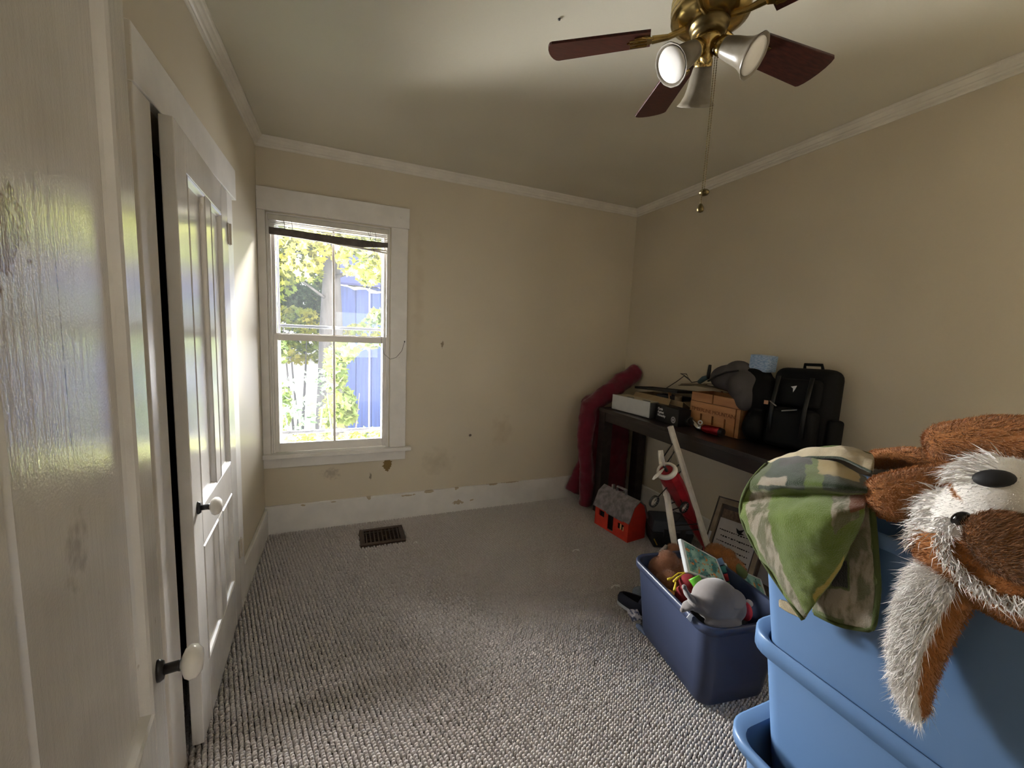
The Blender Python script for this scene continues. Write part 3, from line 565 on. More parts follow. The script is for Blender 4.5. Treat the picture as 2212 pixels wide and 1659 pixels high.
# books and paper under the flap
M_pap = pm('cream_paper', c(206, 200, 186), .8)
tag(MB().box(-.1, .1, -.09, .09, 0, .022, Matrix.Translation((2.36, 2.16, TZ+.02)) @ Matrix.Rotation(.25, 4, 'Z')).build('paper_pad', M_pap, bevel=.002), 'pale pad of paper between the black game box and wooden crate', 'paper')
tag(MB().box(-.09, .09, -.08, .08, 0, .018, Matrix.Translation((2.36, 2.17, TZ)) @ Matrix.Rotation(.1, 4, 'Z')).build('dark_book', M_blkp, bevel=.002), 'thin dark book lying under the paper pad', 'book')
CN = thing('tin_can', (2.385, 2.21, TZ+.045), 'plain grey tin can standing behind the paper pad', 'can')
MB().lathe([(.03, 0), (.033, .004), (.033, .12), (.031, .124), (.029, .12), (.029, .01)], 24, Matrix.Translation((2.385, 2.21, TZ+.044))).build('can', pm('tin', c(140, 148, 152), .35, .6), CN, smooth=True)
# black game box with lettering
GB = thing('game_box', (2.2, 2.25, TZ), 'black card game box with white lettering on the table edge', 'box')
g0, g1 = Vector((2.165, 2.372, TZ)), Vector((2.135, 2.118, TZ)); gx = (g1-g0).normalized(); gy = Vector((-gx.y, gx.x, 0)); gy = gy if gy.x > 0 else -gy
Mg = frame(g0, gx, gy, (0, 0, 1)); Lg = (g1-g0).length
MB().box(0, Lg, 0, .10, 0, .118, Mg).build('body', M_blkp, GB, bevel=.002)
M_wtxt = pm('white_print', c(226, 226, 226), .6, var=.02)
Mt = Mg @ Matrix(((1, 0, 0, 0), (0, 0, -1, -.0005), (0, 1, 0, 0), (0, 0, 0, 1)))
for i, s in enumerate(('Cards', 'Against', 'Humanity')): text('lettering', s, .0235, Mt @ Matrix.Translation((.022, .082-.0235*i, 0)), M_wtxt, GB, bold=.0008)
Me = Mt @ Matrix.Translation((.205, .038, 0))
MB().lathe([(.0, 0), (.024, 0), (.024, .0012), (.0001, .0012)], 24, Me, False).build('emblem', pm('emblem_grey', c(190, 190, 190), .6), GB)
MB().lathe([(.0, .0012), (.014, .0012), (.014, .0018), (.0001, .0018)], 20, Me, False).build('emblem_ring', M_gplas, GB); MB().lathe([(.0, .0018), (.008, .0018), (.008, .0022), (.0001, .0022)], 16, Me, False).build('emblem_dot', M_wtxt, GB)
# chrome and red hand tool
HT = thing('hand_torch', (2.19, 1.95, TZ), 'chrome and red metal hand tool lying before the wooden crate', 'tool')
M_chr = pm('chrome', c(200, 202, 205), .15, 1.0, var=.1); M_redm = pm('red_anodised', c(130, 10, 24), .25, .6, var=.1)
MB().tube([(2.225, 2.13, .965), (2.215, 2.085, .962)], [.036, .03], 18).build('head', M_blkp, HT, smooth=False, bevel=.004)
MB().tube([(2.215, 2.09, .965), (2.205, 2.05, .968), (2.19, 2.01, .957), (2.178, 1.975, .944), (2.175, 1.94, .945)], [.02, .021, .022, .023, .022], 16).build('neck', M_chr, HT, smooth=True)
MB().tube([(2.176, 1.945, .946), (2.178, 1.93, .949), (2.182, 1.89, .950), (2.186, 1.886, .950), (2.196, 1.83, .950)], [.022, .029, .030, .028, .030], 18).build('grip', M_redm, HT, smooth=True)
MB().tube([(2.196, 1.831, .950), (2.2, 1.805, .950)], [.027, .026], 18).build('end_cap', M_blkp, HT, bevel=.004)
Mr = frame((2.165, 1.958, .985), (0, 1, 0), (0, 0, 1)); MB().lathe([(.008, -.004), (.015, -.004), (.015, .004), (.008, .004), (.008, -.004)], 20, Mr @ Matrix.Rotation(.5, 4, 'Y'), False).build('ring', M_wplas, HT)
# wooden crate
CRT = thing('wooden_crate', (2.37, 1.95, TZ), 'small wooden crate with engraved lettering and slotted front on the table', 'crate')
t = NT('honey_pine'); x = t.mix(t.mapr(t.noise(26, 5, t.stretch((1, .12, 1))), .35, .65), c(182, 122, 74), c(206, 150, 98)); t.col(x); t.set(.5); t.bump(t.noise(50, 3, t.stretch((1, .1, 1))), .15, .001); M_pine = t.m
cx0, cx1, cy0, cy1, ch_ = 2.262, 2.465, 1.752, 2.142, .245
MB().box(cx0, cx0+.014, cy1-.175, cy1, TZ+.185, TZ+ch_).build('plank', M_pine, CRT, bevel=.002); MB().box(cx0, cx0+.014, cy0, cy1-.183, TZ+.185, TZ+ch_).build('plank', M_pine, CRT, bevel=.002)
m = MB(); z0, z1, zs0, zs1 = TZ+.002, TZ+.183, TZ+.045, TZ+.105; ys = [cy1-.10, cy1-.195, cy1-.29]; hw = .008      # slotted board
m.box(cx0-.004, cx0+.012, cy0+.03, cy1, zs1, z1).box(cx0-.004, cx0+.012, cy0+.03, cy1, z0, zs0); e = [cy1]+[v for y in ys for v in (y+hw, y-hw)]+[cy0+.03]
for i in range(0, len(e), 2): m.box(cx0-.004, cx0+.012, e[i+1], e[i], zs0, zs1)
m.build('slotted_board', M_pine, CRT); MB().box(cx0, cx0+.014, cy0, cy0+.026, z0, z1).build('plank', M_pine, CRT, bevel=.002)
MB().box(cx0+.014, cx1, cy0, cy0+.012, TZ, TZ+ch_).build('end_board', M_pine, CRT, bevel=.002); MB().box(cx0+.014, cx1, cy1-.012, cy1, TZ, TZ+ch_).build('end_board', M_pine, CRT, bevel=.002)
MB().box(cx1-.012, cx1, cy0+.012, cy1-.012, TZ, TZ+ch_).build('back_board', M_pine, CRT, bevel=.002); MB().box(cx0+.014, cx1-.012, cy0+.012, cy1-.012, TZ, TZ+.01).build('bottom', M_pine, CRT)
Mt = frame((cx0-.0045, cy1-.012, TZ+.120), (0, -1, 0), (0, 0, 1)); text('lettering', 'TIMBERLINE MOUNTAIN', .034, Mt, pm('burnt_letters', c(120, 70, 40), .8), CRT, space=.92)
for i, (col, lb) in enumerate(((c(150, 60, 44), 'red and orange book standing at the back of the wooden crate'), (c(60, 100, 130), 'blue covered book in the middle of the wooden crate'), (c(200, 150, 100), 'tan book near the slotted front of the wooden crate'))):
    t = NT('book_cover'); x = t.mix(t.mapr(t.noise(22, 4), .42, .58), col, c(210, 190, 150)); x = t.mix(t.mapr(t.noise(35, 3), .55, .6), x, dark(col, .4)); t.col(x); t.set(.3)
    Mb = Matrix.Translation((2.42-.05*i, 1.95+(.06, -.06, .03)[i], TZ+.012)) @ Matrix.Rotation((.42, .5, .2)[i], 4, 'Y')
    bk = thing('book', tuple(Mb.translation), lb, 'book', 'books in the wooden crate')
    MB().box(-.012, .012, -.10, .10, 0, .25-.02*i, Mb).build('pages', M_pap, bk); MB().box(-.015, -.012, -.104, .104, 0, .256-.02*i, Mb).build('cover', t.m, bk); MB().box(.012, .015, -.104, .104, 0, .256-.02*i, Mb).build('cover', t.m, bk)
# slouch hat
HAT = thing('bush_hat', (2.33, 1.93, TZ+.28), 'grey wide brimmed cloth hat slumped over the wooden crate', 'hat')
M_felt = pm('grey_felt', c(74, 70, 70), .9, var=.15, bump=.2, bscale=500); M_felt2 = pm('dark_band', c(26, 24, 24), .8); M_brim = pm('brim_cloth', c(112, 98, 78), .9)
m = MB(); n = 40; V = []
for j, (rr, dz) in enumerate(((.45, .012), (.8, .004), (1.0, 0))):
    for k in range(n):
        a = 2*PI*k/n; V.append((2.335+.135*rr*math.cos(a), 2.06+.255*rr*math.sin(a), TZ+.285+dz+.012*math.cos(2*a)*rr-.018*rr*math.sin(a)*0-.01*(math.sin(a) > .6)))
m.add(V, [(j*n+k, j*n+(k+1) % n, (j+1)*n+(k+1) % n, (j+1)*n+k) for j in range(2) for k in range(n)]); m.build('brim', M_brim, HAT, smooth=True, solid=.006)
m = MB().ell((2.34, 1.90, TZ+.36), (.105, .15, .095)).ell((2.33, 1.85, TZ+.40), (.09, .09, .085)).ell((2.29, 1.775, TZ+.33), (.09, .09, .10)).ell((2.27, 1.735, TZ+.27), (.065, .06, .09)); m.build('crown', M_felt, HAT, remesh=.010, smo=6)
m = MB(); m.tube([(2.235+.0, 1.99, TZ+.335), (2.232, 1.93, TZ+.375), (2.235, 1.86, TZ+.408), (2.25, 1.79, TZ+.425)], .012, 8, flat=.4); m.build('band', M_felt2, HAT, smooth=True)
# black jacket heap, blue box, backpack
M_nyl = pm('black_nylon', c(8, 8, 9), .75, var=.25, scale=25, bump=.25, bscale=300, spec=.2)
m = MB().ell((2.37, 1.675, TZ+.17), (.10, .075, .20)).ell((2.36, 1.69, TZ+.28), (.11, .10, .13)).ell((2.32, 1.66, TZ+.10), (.12, .075, .11)).ell((2.37, 1.76, TZ+.40), (.09, .09, .05))
tag(m.build('black_jacket', M_nyl, None, remesh=.012, smo=4), 'black jacket heaped between the crate and the backpack', 'jacket')
t = NT('blue_box_print'); x = t.mix(t.mapr(t.noise(60, 4, t.stretch((1, 1, 4))), .4, .6), c(120, 150, 190), c(170, 190, 215)); t.col(x); t.set(.5)
BB = thing('tissue_box', (2.385, 1.735, TZ+.44), 'pale blue cube box perched on top of the black jacket', 'box'); Mb = Matrix.Translation((2.385, 1.735, TZ+.428)) @ Matrix.Rotation(.06, 4, 'X') @ Matrix.Rotation(.1, 4, 'Z')
MB().box(-.052, .052, -.055, .055, 0, .098, Mb).build('body', t.m, BB, bevel=.003); MB().box(-.04, .04, -.043, .043, .0975, .100, Mb).build('lid_panel', pm('pale_blue', c(170, 190, 212), .5), BB)
BP = thing('backpack', (2.36, 1.47, TZ), 'black nylon backpack standing upright against the right wall', 'backpack')
Mb = Matrix.Translation((2.37, 1.46, TZ+.005)) @ Matrix.Rotation(-.04, 4, 'X') @ Matrix.Rotation(.08, 4, 'Y')
m = MB(); m.box(-.06, .085, -.165, .165, 0, .465, Mb); m.build('body', M_nyl, BP, bevel=.055, seg=5, smooth=True)
m = MB(); m.box(-.125, -.04, -.135, .135, .01, .235, Mb); m.build('front_pocket', M_nyl, BP, bevel=.035, seg=4, smooth=True)
m = MB(); m.box(-.09, -.03, -.125, .125, .24, .40, Mb); m.build('upper_pocket', M_nyl, BP, bevel=.028, seg=4, smooth=True)
for s in (-1, 1): m = MB(); m.box(-.045, .06, s*.17-.02, s*.17+.02, .02, .2, Mb); m.build('side_pocket', M_nyl, BP, bevel=.018, seg=3, smooth=True)
m = MB(); m.tube([Mb @ Vector(q) for q in ((.05, -.05, .455), (.04, -.045, .49), (.04, .045, .49), (.05, .05, .455))], .009, 8); m.build('handle', M_nyl, BP, smooth=True)
M_zip = pm('zip_grey', c(130, 126, 122), .4, .4)
for q0, q1 in (((-.128, .105, .262), (-.128, .065, .238)), ((-.128, .03, .215), (-.128, -.05, .232))): m = MB(); m.tube([Mb @ Vector(q0), Mb @ Vector(q1)], .0038, 6); m.build('zip_pull', M_zip, BP)
m = MB(); m.add([Mb @ Vector(q) for q in ((-.092, .022, .355), (-.092, -.010, .362), (-.092, -.004, .345), (-.092, .006, .325), (-.092, .008, .345))], [(0, 1, 2, 3, 4)]); m.build('logo', M_wtxt, BP, solid=.002)
m = MB(); m.box(-.135, -.125, .115, .135, .24, .262, Mb); m.build('patch', pm('tan_patch', c(196, 150, 120), .7), BP)
for y in (-.09, .09): m = MB(); m.tube([Mb @ Vector(q) for q in ((-.10, y, .41), (-.128, y*1.0, .24), (-.132, y, .08))], .012, 8, flat=.3); m.build('strap', pm('strap_black', c(14, 14, 15), .5), BP, smooth=True)
# cables and clamp behind the hat
CB = thing('tangled_cable', (2.42, 2.29, TZ+.2), 'thin dark tangled cable lying near the wall beside the hat brim', 'cable')
pts = [at(px, py, 0, 2.43) for px, py in ((1440, 838), (1462, 824), (1478, 812), (1490, 822), (1483, 808), (1470, 807), (1478, 811), (1488, 818), (1494, 826), (1510, 824))]; MB().tube(pts, .0035, 6).build('cord', M_wire, CB, smooth=True)
CP = thing('spring_clamp', tuple(at(1522, 826, 0, 2.44)), 'dark upright clamp with teal grip behind the hat', 'clamp')
MB().tube([at(1510, 826, 0, 2.44), at(1520, 818, 0, 2.44), at(1529, 815, 0, 2.44)], [.016, .02, .016], 10).build('grip', pm('teal_plastic', c(80, 104, 110), .5), CP, smooth=True); MB().tube([at(1529, 818, 0, 2.44), at(1532, 802, 0, 2.44), at(1534, 788, 0, 2.44)], [.012, .013, .010], 10).build('jaw', M_blkp, CP, smooth=True)
# ================================================================ THINGS ON THE FLOOR BY THE TABLE
TH = thing('toy_barn', (1.98, 2.5, 0), 'red orange toy barn with weathered grey roof and carry handle', 'toy')
M_barn = pm('orange_red_barn', c(214, 62, 44), .55, var=.12); M_roof = pm('weathered_roof', c(132, 126, 130), .7, var=.4, scale=28); M_drk = pm('inside_shade', c(24, 14, 12), .8); M_cream = pm('cream_bits', c(214, 184, 130), .6)
P0 = Vector((1.893, 2.664, .003)); u = (Vector((1.944, 2.306, .003))-P0).normalized(); v = Vector((-u.y, u.x, 0)); v = v if v.x > 0 else -v; Mh = frame(P0, u, v, (0, 0, 1)); L, Dp, hh = .36, .185, .165
m = MB(); cols = [0, .045, .105, .145, .205, .252, .315, L]
for i in range(7):
    a, b = cols[i], cols[i+1]; op = {1: (.088, .135), 3: (.012, .135), 5: (.07, .115)}.get(i)
    if op: m.box(a, b, 0, .006, 0, op[0], Mh); m.box(a, b, 0, .006, op[1], hh, Mh)
    else: m.box(a, b, 0, .006, 0, hh, Mh)
m.build('front_wall', M_barn, TH); MB().box(0, L, Dp-.006, Dp, 0, hh, Mh).build('back_wall', M_barn, TH)
gp = [(0, 0), (Dp, 0), (Dp, hh), (Dp-.035, .262), (Dp/2, .302), (.035, .262), (0, hh)]
for s in (0, L-.006):
    Mq = Mh @ Matrix(((0, 0, 1, s), (1, 0, 0, 0), (0, 1, 0, 0), (0, 0, 0, 1))); MB().prism(gp, 0, .006, Mq).build('end_wall', M_barn, TH)
rp = [(-.016, hh-.012), (.032, .27), (Dp/2, .314), (Dp-.032, .27), (Dp+.016, hh-.012)]
for i in range(4):
    (a0, b0), (a1, b1) = rp[i], rp[i+1]; q = [Mh @ Vector(k) for k in ((-.014, a0, b0), (L+.014, a0, b0), (L+.014, a1, b1), (-.014, a1, b1))]
    m = MB(); m.quad(q[0], q[1], q[2], q[3], .006); m.build('roof_panel', M_roof, TH)
m = MB(); m.tube([Mh @ Vector(q) for q in ((.13, Dp/2, .31), (.135, Dp/2, .345), (.225, Dp/2, .345), (.23, Dp/2, .31))], .009, 8, flat=1.6); m.build('handle', M_roof, TH)
m = MB(); m.box(.08, .10, Dp/2-.012, Dp/2+.012, .30, .345, Mh); m.build('chimney', M_roof, TH, bevel=.003)
MB().box(.03, L-.03, .03, .036, .003, hh, Mh).build('inside_shade_sheet', M_drk, TH); MB().box(.13, .30, -.007, .0, .139, .150, Mh).build('door_track', M_roof, TH)  # added dark sheet behind the openings paints the shade inside the barn
MB().box(.277, .289, -.001, .004, .072, .113, Mh).build('window_bar', M_cream, TH); MB().box(.305, .311, -.001, .004, .068, .1, Mh).build('window_bar', M_cream, TH)
# tool case
TC = thing('tool_case', (2.2, 2.27, 0), 'dark slate plastic tool case on the floor under the table', 'case')
M_slate = pm('slate_plastic', c(58, 64, 74), .5, var=.12); M_slate2 = pm('dark_slate', c(36, 38, 42), .6)
a = Vector((.43, .90, 0)).normalized(); b = Vector((a.y, -a.x, 0)); Mc = frame((2.065, 2.19, .003), b, a, (0, 0, 1))
MB().add([Mc @ Vector(q) for q in ((.02, .015, 0), (.28, .015, 0), (.28, .205, 0), (.02, .205, 0), (0, 0, .12), (.3, 0, .12), (.3, .22, .12), (0, .22, .12))], [(3, 2, 1, 0), (4, 5, 6, 7), (0, 1, 5, 4), (1, 2, 6, 5), (2, 3, 7, 6), (3, 0, 4, 7)]).build('body', M_slate2, TC, bevel=.008)
MB().add([Mc @ Vector(q) for q in ((0, 0, .122), (.3, 0, .122), (.3, .22, .122), (0, .22, .122), (.015, .03, .205), (.285, .03, .205), (.285, .2, .205), (.015, .2, .205))], [(3, 2, 1, 0), (4, 5, 6, 7), (0, 1, 5, 4), (1, 2, 6, 5), (2, 3, 7, 6), (3, 0, 4, 7)]).build('lid', M_slate, TC, bevel=.01)
MB().tube([Mc @ Vector((.04+.0, -.004, .03)), Mc @ Vector((.015, -.004, .075))], .004, 6).build('yellow_edge', pm('yellow_edge', c(196, 160, 60), .5), TC)
for s in (.08, .2): MB().box(s, s+.035, -.008, .006, .1, .15, Mc).build('latch', M_slate2, TC, bevel=.003)
# leaning framed print
FP = thing('framed_print', (2.25, 1.7, 0), 'framed print with dark lines of writing leaning under the table', 'picture')
TL, BLc = at(1556, 1074, 0, 2.36), at(1508, 1218, 0, 2.06); TL = Vector((2.36, 1.905, .478)); BLc = Vector((2.14, 1.845, .01)); dn = (BLc-TL).normalized(); rt = Vector((-.06, -.40, .0)); rt = (rt-dn*rt.dot(dn)).normalized(); Mp = frame(TL, rt, -dn)
nz = Mp.to_3x3() @ Vector((0, 0, 1)); hp = (BLc-TL).length; wp = .40
M_fr = pm('cream_frame', c(150, 132, 108), .5, var=.2); M_frd = pm('dark_frame_edge', c(56, 44, 38), .5)
zf = 1 if nz.x < 0 else -1
def fb(nm, x0, x1, y0, y1, t0, t1, mt): return MB().box(x0, x1, -y1, -y0, min(zf*t0, zf*t1), max(zf*t0, zf*t1), Mp).build(nm, mt, FP, bevel=.001)
for bb in ((0, wp, 0, .008), (0, wp, hp-.008, hp), (0, .008, .008, hp-.008), (wp-.008, wp, .008, hp-.008)): fb('outer_rail', *bb, -.012, .014, M_frd)
for bb in ((.008, wp-.008, .008, .042), (.008, wp-.008, hp-.042, hp-.008), (.008, .042, .042, hp-.042), (wp-.042, wp-.008, .042, hp-.042)): fb('moulding', *bb, -.008, .010, M_fr)
fb('liner', .042, wp-.042, .042, hp-.042, -.008, .0, M_frd); fb('top_picture', .062, wp-.06, .07, .13, .0, .003, pm('brown_scene', c(120, 96, 76), .6, var=.4, scale=60))
fb('print_sheet', .055, wp-.055, .13, hp-.05, .0, .002, pm('print_paper', c(206, 202, 200), .6, var=.05))
M_ink = pm('black_ink', c(30, 28, 28), .7)
m = MB(); r2 = random.Random(3)
for i in range(7):
    x = .075+(.02 if i % 2 else 0)
    while x < wp-.08:
        w = r2.uniform(.006, .016); yy = .20+.036*i; m.box(x, x+w, -yy-r2.uniform(.004, .009), -yy, min(zf*.002, zf*.003), max(zf*.002, zf*.003), Mp); x += w+r2.uniform(.003, .009)
m.build('print_marks', M_ink, FP, kind='stuff')
MB().prism([(.19, -.165), (.215, -.175), (.25, -.16), (.235, -.185), (.26, -.19), (.225, -.20), (.205, -.19)], min(zf*.002, zf*.0035), max(zf*.002, zf*.0035), Mp).build('bird_figure', M_ink, FP)
MB().box(.012, .03, -.42, -.24, min(zf*.01, zf*.012), max(zf*.01, zf*.012), Mp).build('white_strip', M_wplas, FP)
# ---------------------------------------------------------------- model biplane
PL = thing('model_biplane', (1.9, 1.85, .45), 'red and white model biplane with black struts propped between bin and table', 'model plane')
N_, T_ = at(1440, 1017, 1, 1.72), at(1522, 1176, 1, 1.84); fd = (T_-N_).normalized()
M_redp = pm('red_tin', c(150, 20, 34), .45, var=.25, scale=20); M_whp = pm('white_wood', c(214, 208, 196), .6, var=.12, scale=25); M_strut = pm('black_strut', c(20, 18, 18), .5)
m = MB(); m.tube([N_, N_+fd*.05, N_+fd*.12, N_+fd*.22, N_+fd*.36, T_], [.050, .062, .066, .060, .046, .026], 8, flat=.8); m.build('fuselage', M_redp, PL, bevel=.003)
xa = fd.orthogonal().normalized(); Mn = frame(N_, xa, fd.cross(xa), fd)
MB().lathe([(.038, -.012), (.052, -.012), (.060, .006), (.056, .012), (.044, .008), (.038, -.012)], 24, Mn, False).build('cowl_ring', M_whp, PL, smooth=True)
MB().lathe([(.0001, -.045), (.008, -.04), (.009, -.02), (.009, .03)], 12, Mn).build('spinner', M_strut, PL, smooth=True)
ph = N_-fd*.03
for p, q in (((1410, 1036), .0), ((1428, 982), 1)):
    e = at(p[0], p[1], 1, ph.y-.02); d = (e-ph); m = MB(); m.tube([ph+d*.08, ph+d*.35, ph+d*.75, ph+d], [.004, .010, .012, .006], 10, flat=.35); m.build('propeller_blade', M_whp, PL, smooth=True)
def wing(nm, A_, B_, ch, th):
    d = (B_-A_).normalized(); cdir = (fd-d*fd.dot(d)).normalized(); up = d.cross(cdir); V = []; S = 14; prof = [(-.5, .0), (-.42, .5), (-.15, .85), (.2, .6), (.5, 0), (.2, -.25), (-.3, -.35)]
    for i in range(S+1):
        f = i/S; k = min(1, .35+2.2*min(f, 1-f)*2.2)**.6; p = A_+(B_-A_)*f
        for a_, b_ in prof: V.append(p+cdir*(a_*ch*k)+up*(b_*th))
    n = len(prof); F = [(i*n+j, i*n+(j+1) % n, (i+1)*n+(j+1) % n, (i+1)*n+j) for i in range(S) for j in range(n)]+[tuple(range(n))[::-1], tuple(S*n+j for j in range(n))]
    m = MB(); m.add(V, F); return m.build(nm, M_whp, PL, smooth=False), d
UA, UB = at(1446, 921, 1, 1.96), at(1527, 1180, 1, 1.72); LA, LB = at(1425, 973, 1, 1.86), at(1456, 1176, 1, 1.68)
wing('upper_wing', UA, UB, .11, .030); wing('lower_wing', LA, LB, .10, .026)
m = MB()
for f in (.16, .34, .62, .84):
    for s in (-.03, .03): m.tube([UA+(UB-UA)*f+fd*s, LA+(LB-LA)*f+fd*s], .0035, 6)
for f, g in ((.16, .34), (.34, .16), (.34, .62), (.62, .34), (.62, .84), (.84, .62)): m.tube([UA+(UB-UA)*f, LA+(LB-LA)*g], .0012, 4)
m.build('struts', M_strut, PL)
for q in (at(1413, 1083, 1, 1.72), at(1478, 1096, 1, 1.70)):
    Mq = frame(q, fd.cross(Vector((0, 1, 0))), fd); w = MB().lathe([(.030, -.008), (.036, -.005), (.036, .005), (.030, .008)], 20, Mq, False).build('wheel', M_strut, PL, smooth=True)
    m = MB()
    for k in range(6): a_ = PI*k/6; e = Mq.to_3x3() @ Vector((math.cos(a_)*.031, math.sin(a_)*.031, 0)); m.tube([q-e, q+e], .0012, 4)
    m.build('spokes', M_whp, w); m = MB(); m.tube([q, N_+fd*.1], .003, 6); m.build('axle_strut', M_strut, w)
m = MB(); m.ell(N_+fd*.20+(UA-LA).normalized()*.05, (.018, .018, .022)); m.build('cockpit', M_cream, PL, smooth=True)
m = MB(); t0 = T_-fd*.05; m.quad(t0+xa*.0, t0+fd*.07, t0+fd*.08+xa*.08, t0+fd*.03+xa*.08, .004); m.build('tail_fin', M_redp, PL)
# ================================================================ TUBS
def tub(name, label, cx, cy, rot, z0, h, bot, top, r, mat, lip=.012, endlip=0, lipdrop=.028):
    R = thing(name, (cx, cy, z0), label, 'storage tub'); Mz = Matrix.Translation((cx, cy, 0)) @ Matrix.Rotation(rot, 4, 'Z'); n = 7
    def ring(hx, hy, rr, z):
        P = []
        for sx, sy, a0 in ((1, 1, 0), (-1, 1, PI/2), (-1, -1, PI), (1, -1, 3*PI/2)):
            for k in range(n): a = a0+PI/2*k/(n-1); P.append(Mz @ Vector((sx*(hx-rr)+rr*math.cos(a), sy*(hy-rr)+rr*math.sin(a), z)))
        return P
    f = lambda k: (bot[0]+(top[0]-bot[0])*k, bot[1]+(top[1]-bot[1])*k); T = .004
    def lf(k, e): q = f(k); return q[0]+e, q[1]+e
    def body(rings, nm, closeb, par):
        V = [p for g in rings for p in g]; k = 4*n; F = [(i*k+j, i*k+(j+1) % k, (i+1)*k+(j+1) % k, (i+1)*k+j) for i in range(len(rings)-1) for j in range(k)]
        if closeb: F += [tuple(range(k))[::-1], tuple((len(rings)-1)*k+j for j in range(k))]
        m = MB(); m.add(V, F); return m.build(nm, mat, par, smooth=True)
    ks = [0, .03, .25, .5, .75, .97, 1.0]
    out = [ring(bot[0]-.008, bot[1]-.008, r-.008, z0)]+[ring(*f(k), r, z0+h*k) for k in ks[1:]]
    inn = [ring(*lf(k, -T), r-T, z0+h*k) for k in ks[::-1][:-1]]+[ring(bot[0]-.012, bot[1]-.012, r-.012, z0+T)]
    b = body(out+inn, 'body', True, R); w = b.modifiers.new('e', 'EDGE_SPLIT'); w.split_angle = .9
    q = f(1.0); ox, oy = lip, lip+endlip; zt = z0+h
    rr = [ring(q[0]-T, q[1]-T, r, zt), ring(q[0]+ox*.6, q[1]+oy*.8, r+oy*.6, zt+.004), ring(q[0]+ox, q[1]+oy, r+oy*.7, zt), ring(q[0]+ox, q[1]+oy, r+oy*.7, zt-lipdrop), ring(q[0]+ox-.004, q[1]+oy-.004, r+oy*.7, zt-lipdrop), ring(q[0]+ox-.004, q[1]+oy-.004, r+oy*.7, zt-.004), ring(q[0]-T, q[1]-T, r, zt-.003)]
    body(rr, 'rim', False, R); return R
t = NT('light_blue_plastic'); x = t.mix(t.mapr(t.noise(3, 2), .3, .7), c(78, 106, 142), c(84, 112, 148)); t.col(x); t.set(.38, 0, .4); t.bump(t.noise(700, 2), .1, .0006); M_lb = t.m
t = NT('navy_plastic'); x = t.mix(t.mapr(t.noise(3, 2), .3, .7), c(46, 53, 74), c(52, 60, 82)); t.col(x); t.set(.36, 0, .4); t.bump(t.noise(700, 2), .1, .0006); M_nb = t.m
RB = -math.radians(8.3)
tub('storage_bin', 'navy blue open storage bin full of soft toys on the carpet', 1.557, 1.288, RB, .002, .385, (.168, .238), (.206, .272), .06, M_nb)
tub('storage_tub', 'topmost light blue tub holding the plush dog and green blanket', 1.345, .43, 0, .60, .493, (.180, .305), (.226, .362), .05, M_lb, .009, .004, .03)
tub('storage_tub', 'middle light blue tub with another tub nested inside it', 1.345, .43, 0, .165, .47, (.120, .295), (.187, .325), .055, M_lb, .0025, .045, .05)
tub('storage_tub', 'bottom light blue tub of the stack standing on the carpet', 1.345, .42, 0, .002, .315, (.20, .29), (.236, .335), .06, M_lb, .012, .03, .03)
# ---------------------------------------------------------------- fur helper
def evmesh(o):
    bpy.context.view_layer.update(); dg = bpy.context.evaluated_depsgraph_get(); return bpy.data.meshes.new_from_object(o.evaluated_get(dg))
def bake(o):
    me = evmesh(o); o.modifiers.clear(); old = o.data; mats = [m_ for m_ in old.materials]; o.data = me
    if not me.materials:
        for m_ in mats: me.materials.append(m_)
    me.polygons.foreach_set('use_smooth', [True]*len(me.polygons)); return me
def arrays(o):
    me = o.data; me.calc_loop_triangles(); n = len(me.vertices); co = np.empty(n*3); me.vertices.foreach_get('co', co); no = np.empty(n*3); me.vertices.foreach_get('normal', no)
    t = np.empty(len(me.loop_triangles)*3, int); me.loop_triangles.foreach_get('vertices', t); L = LOC.get(o.parent.name, Vector()) if o.parent else Vector()
    return co.reshape(-1, 3)+np.array(L), no.reshape(-1, 3), t.reshape(-1, 3)
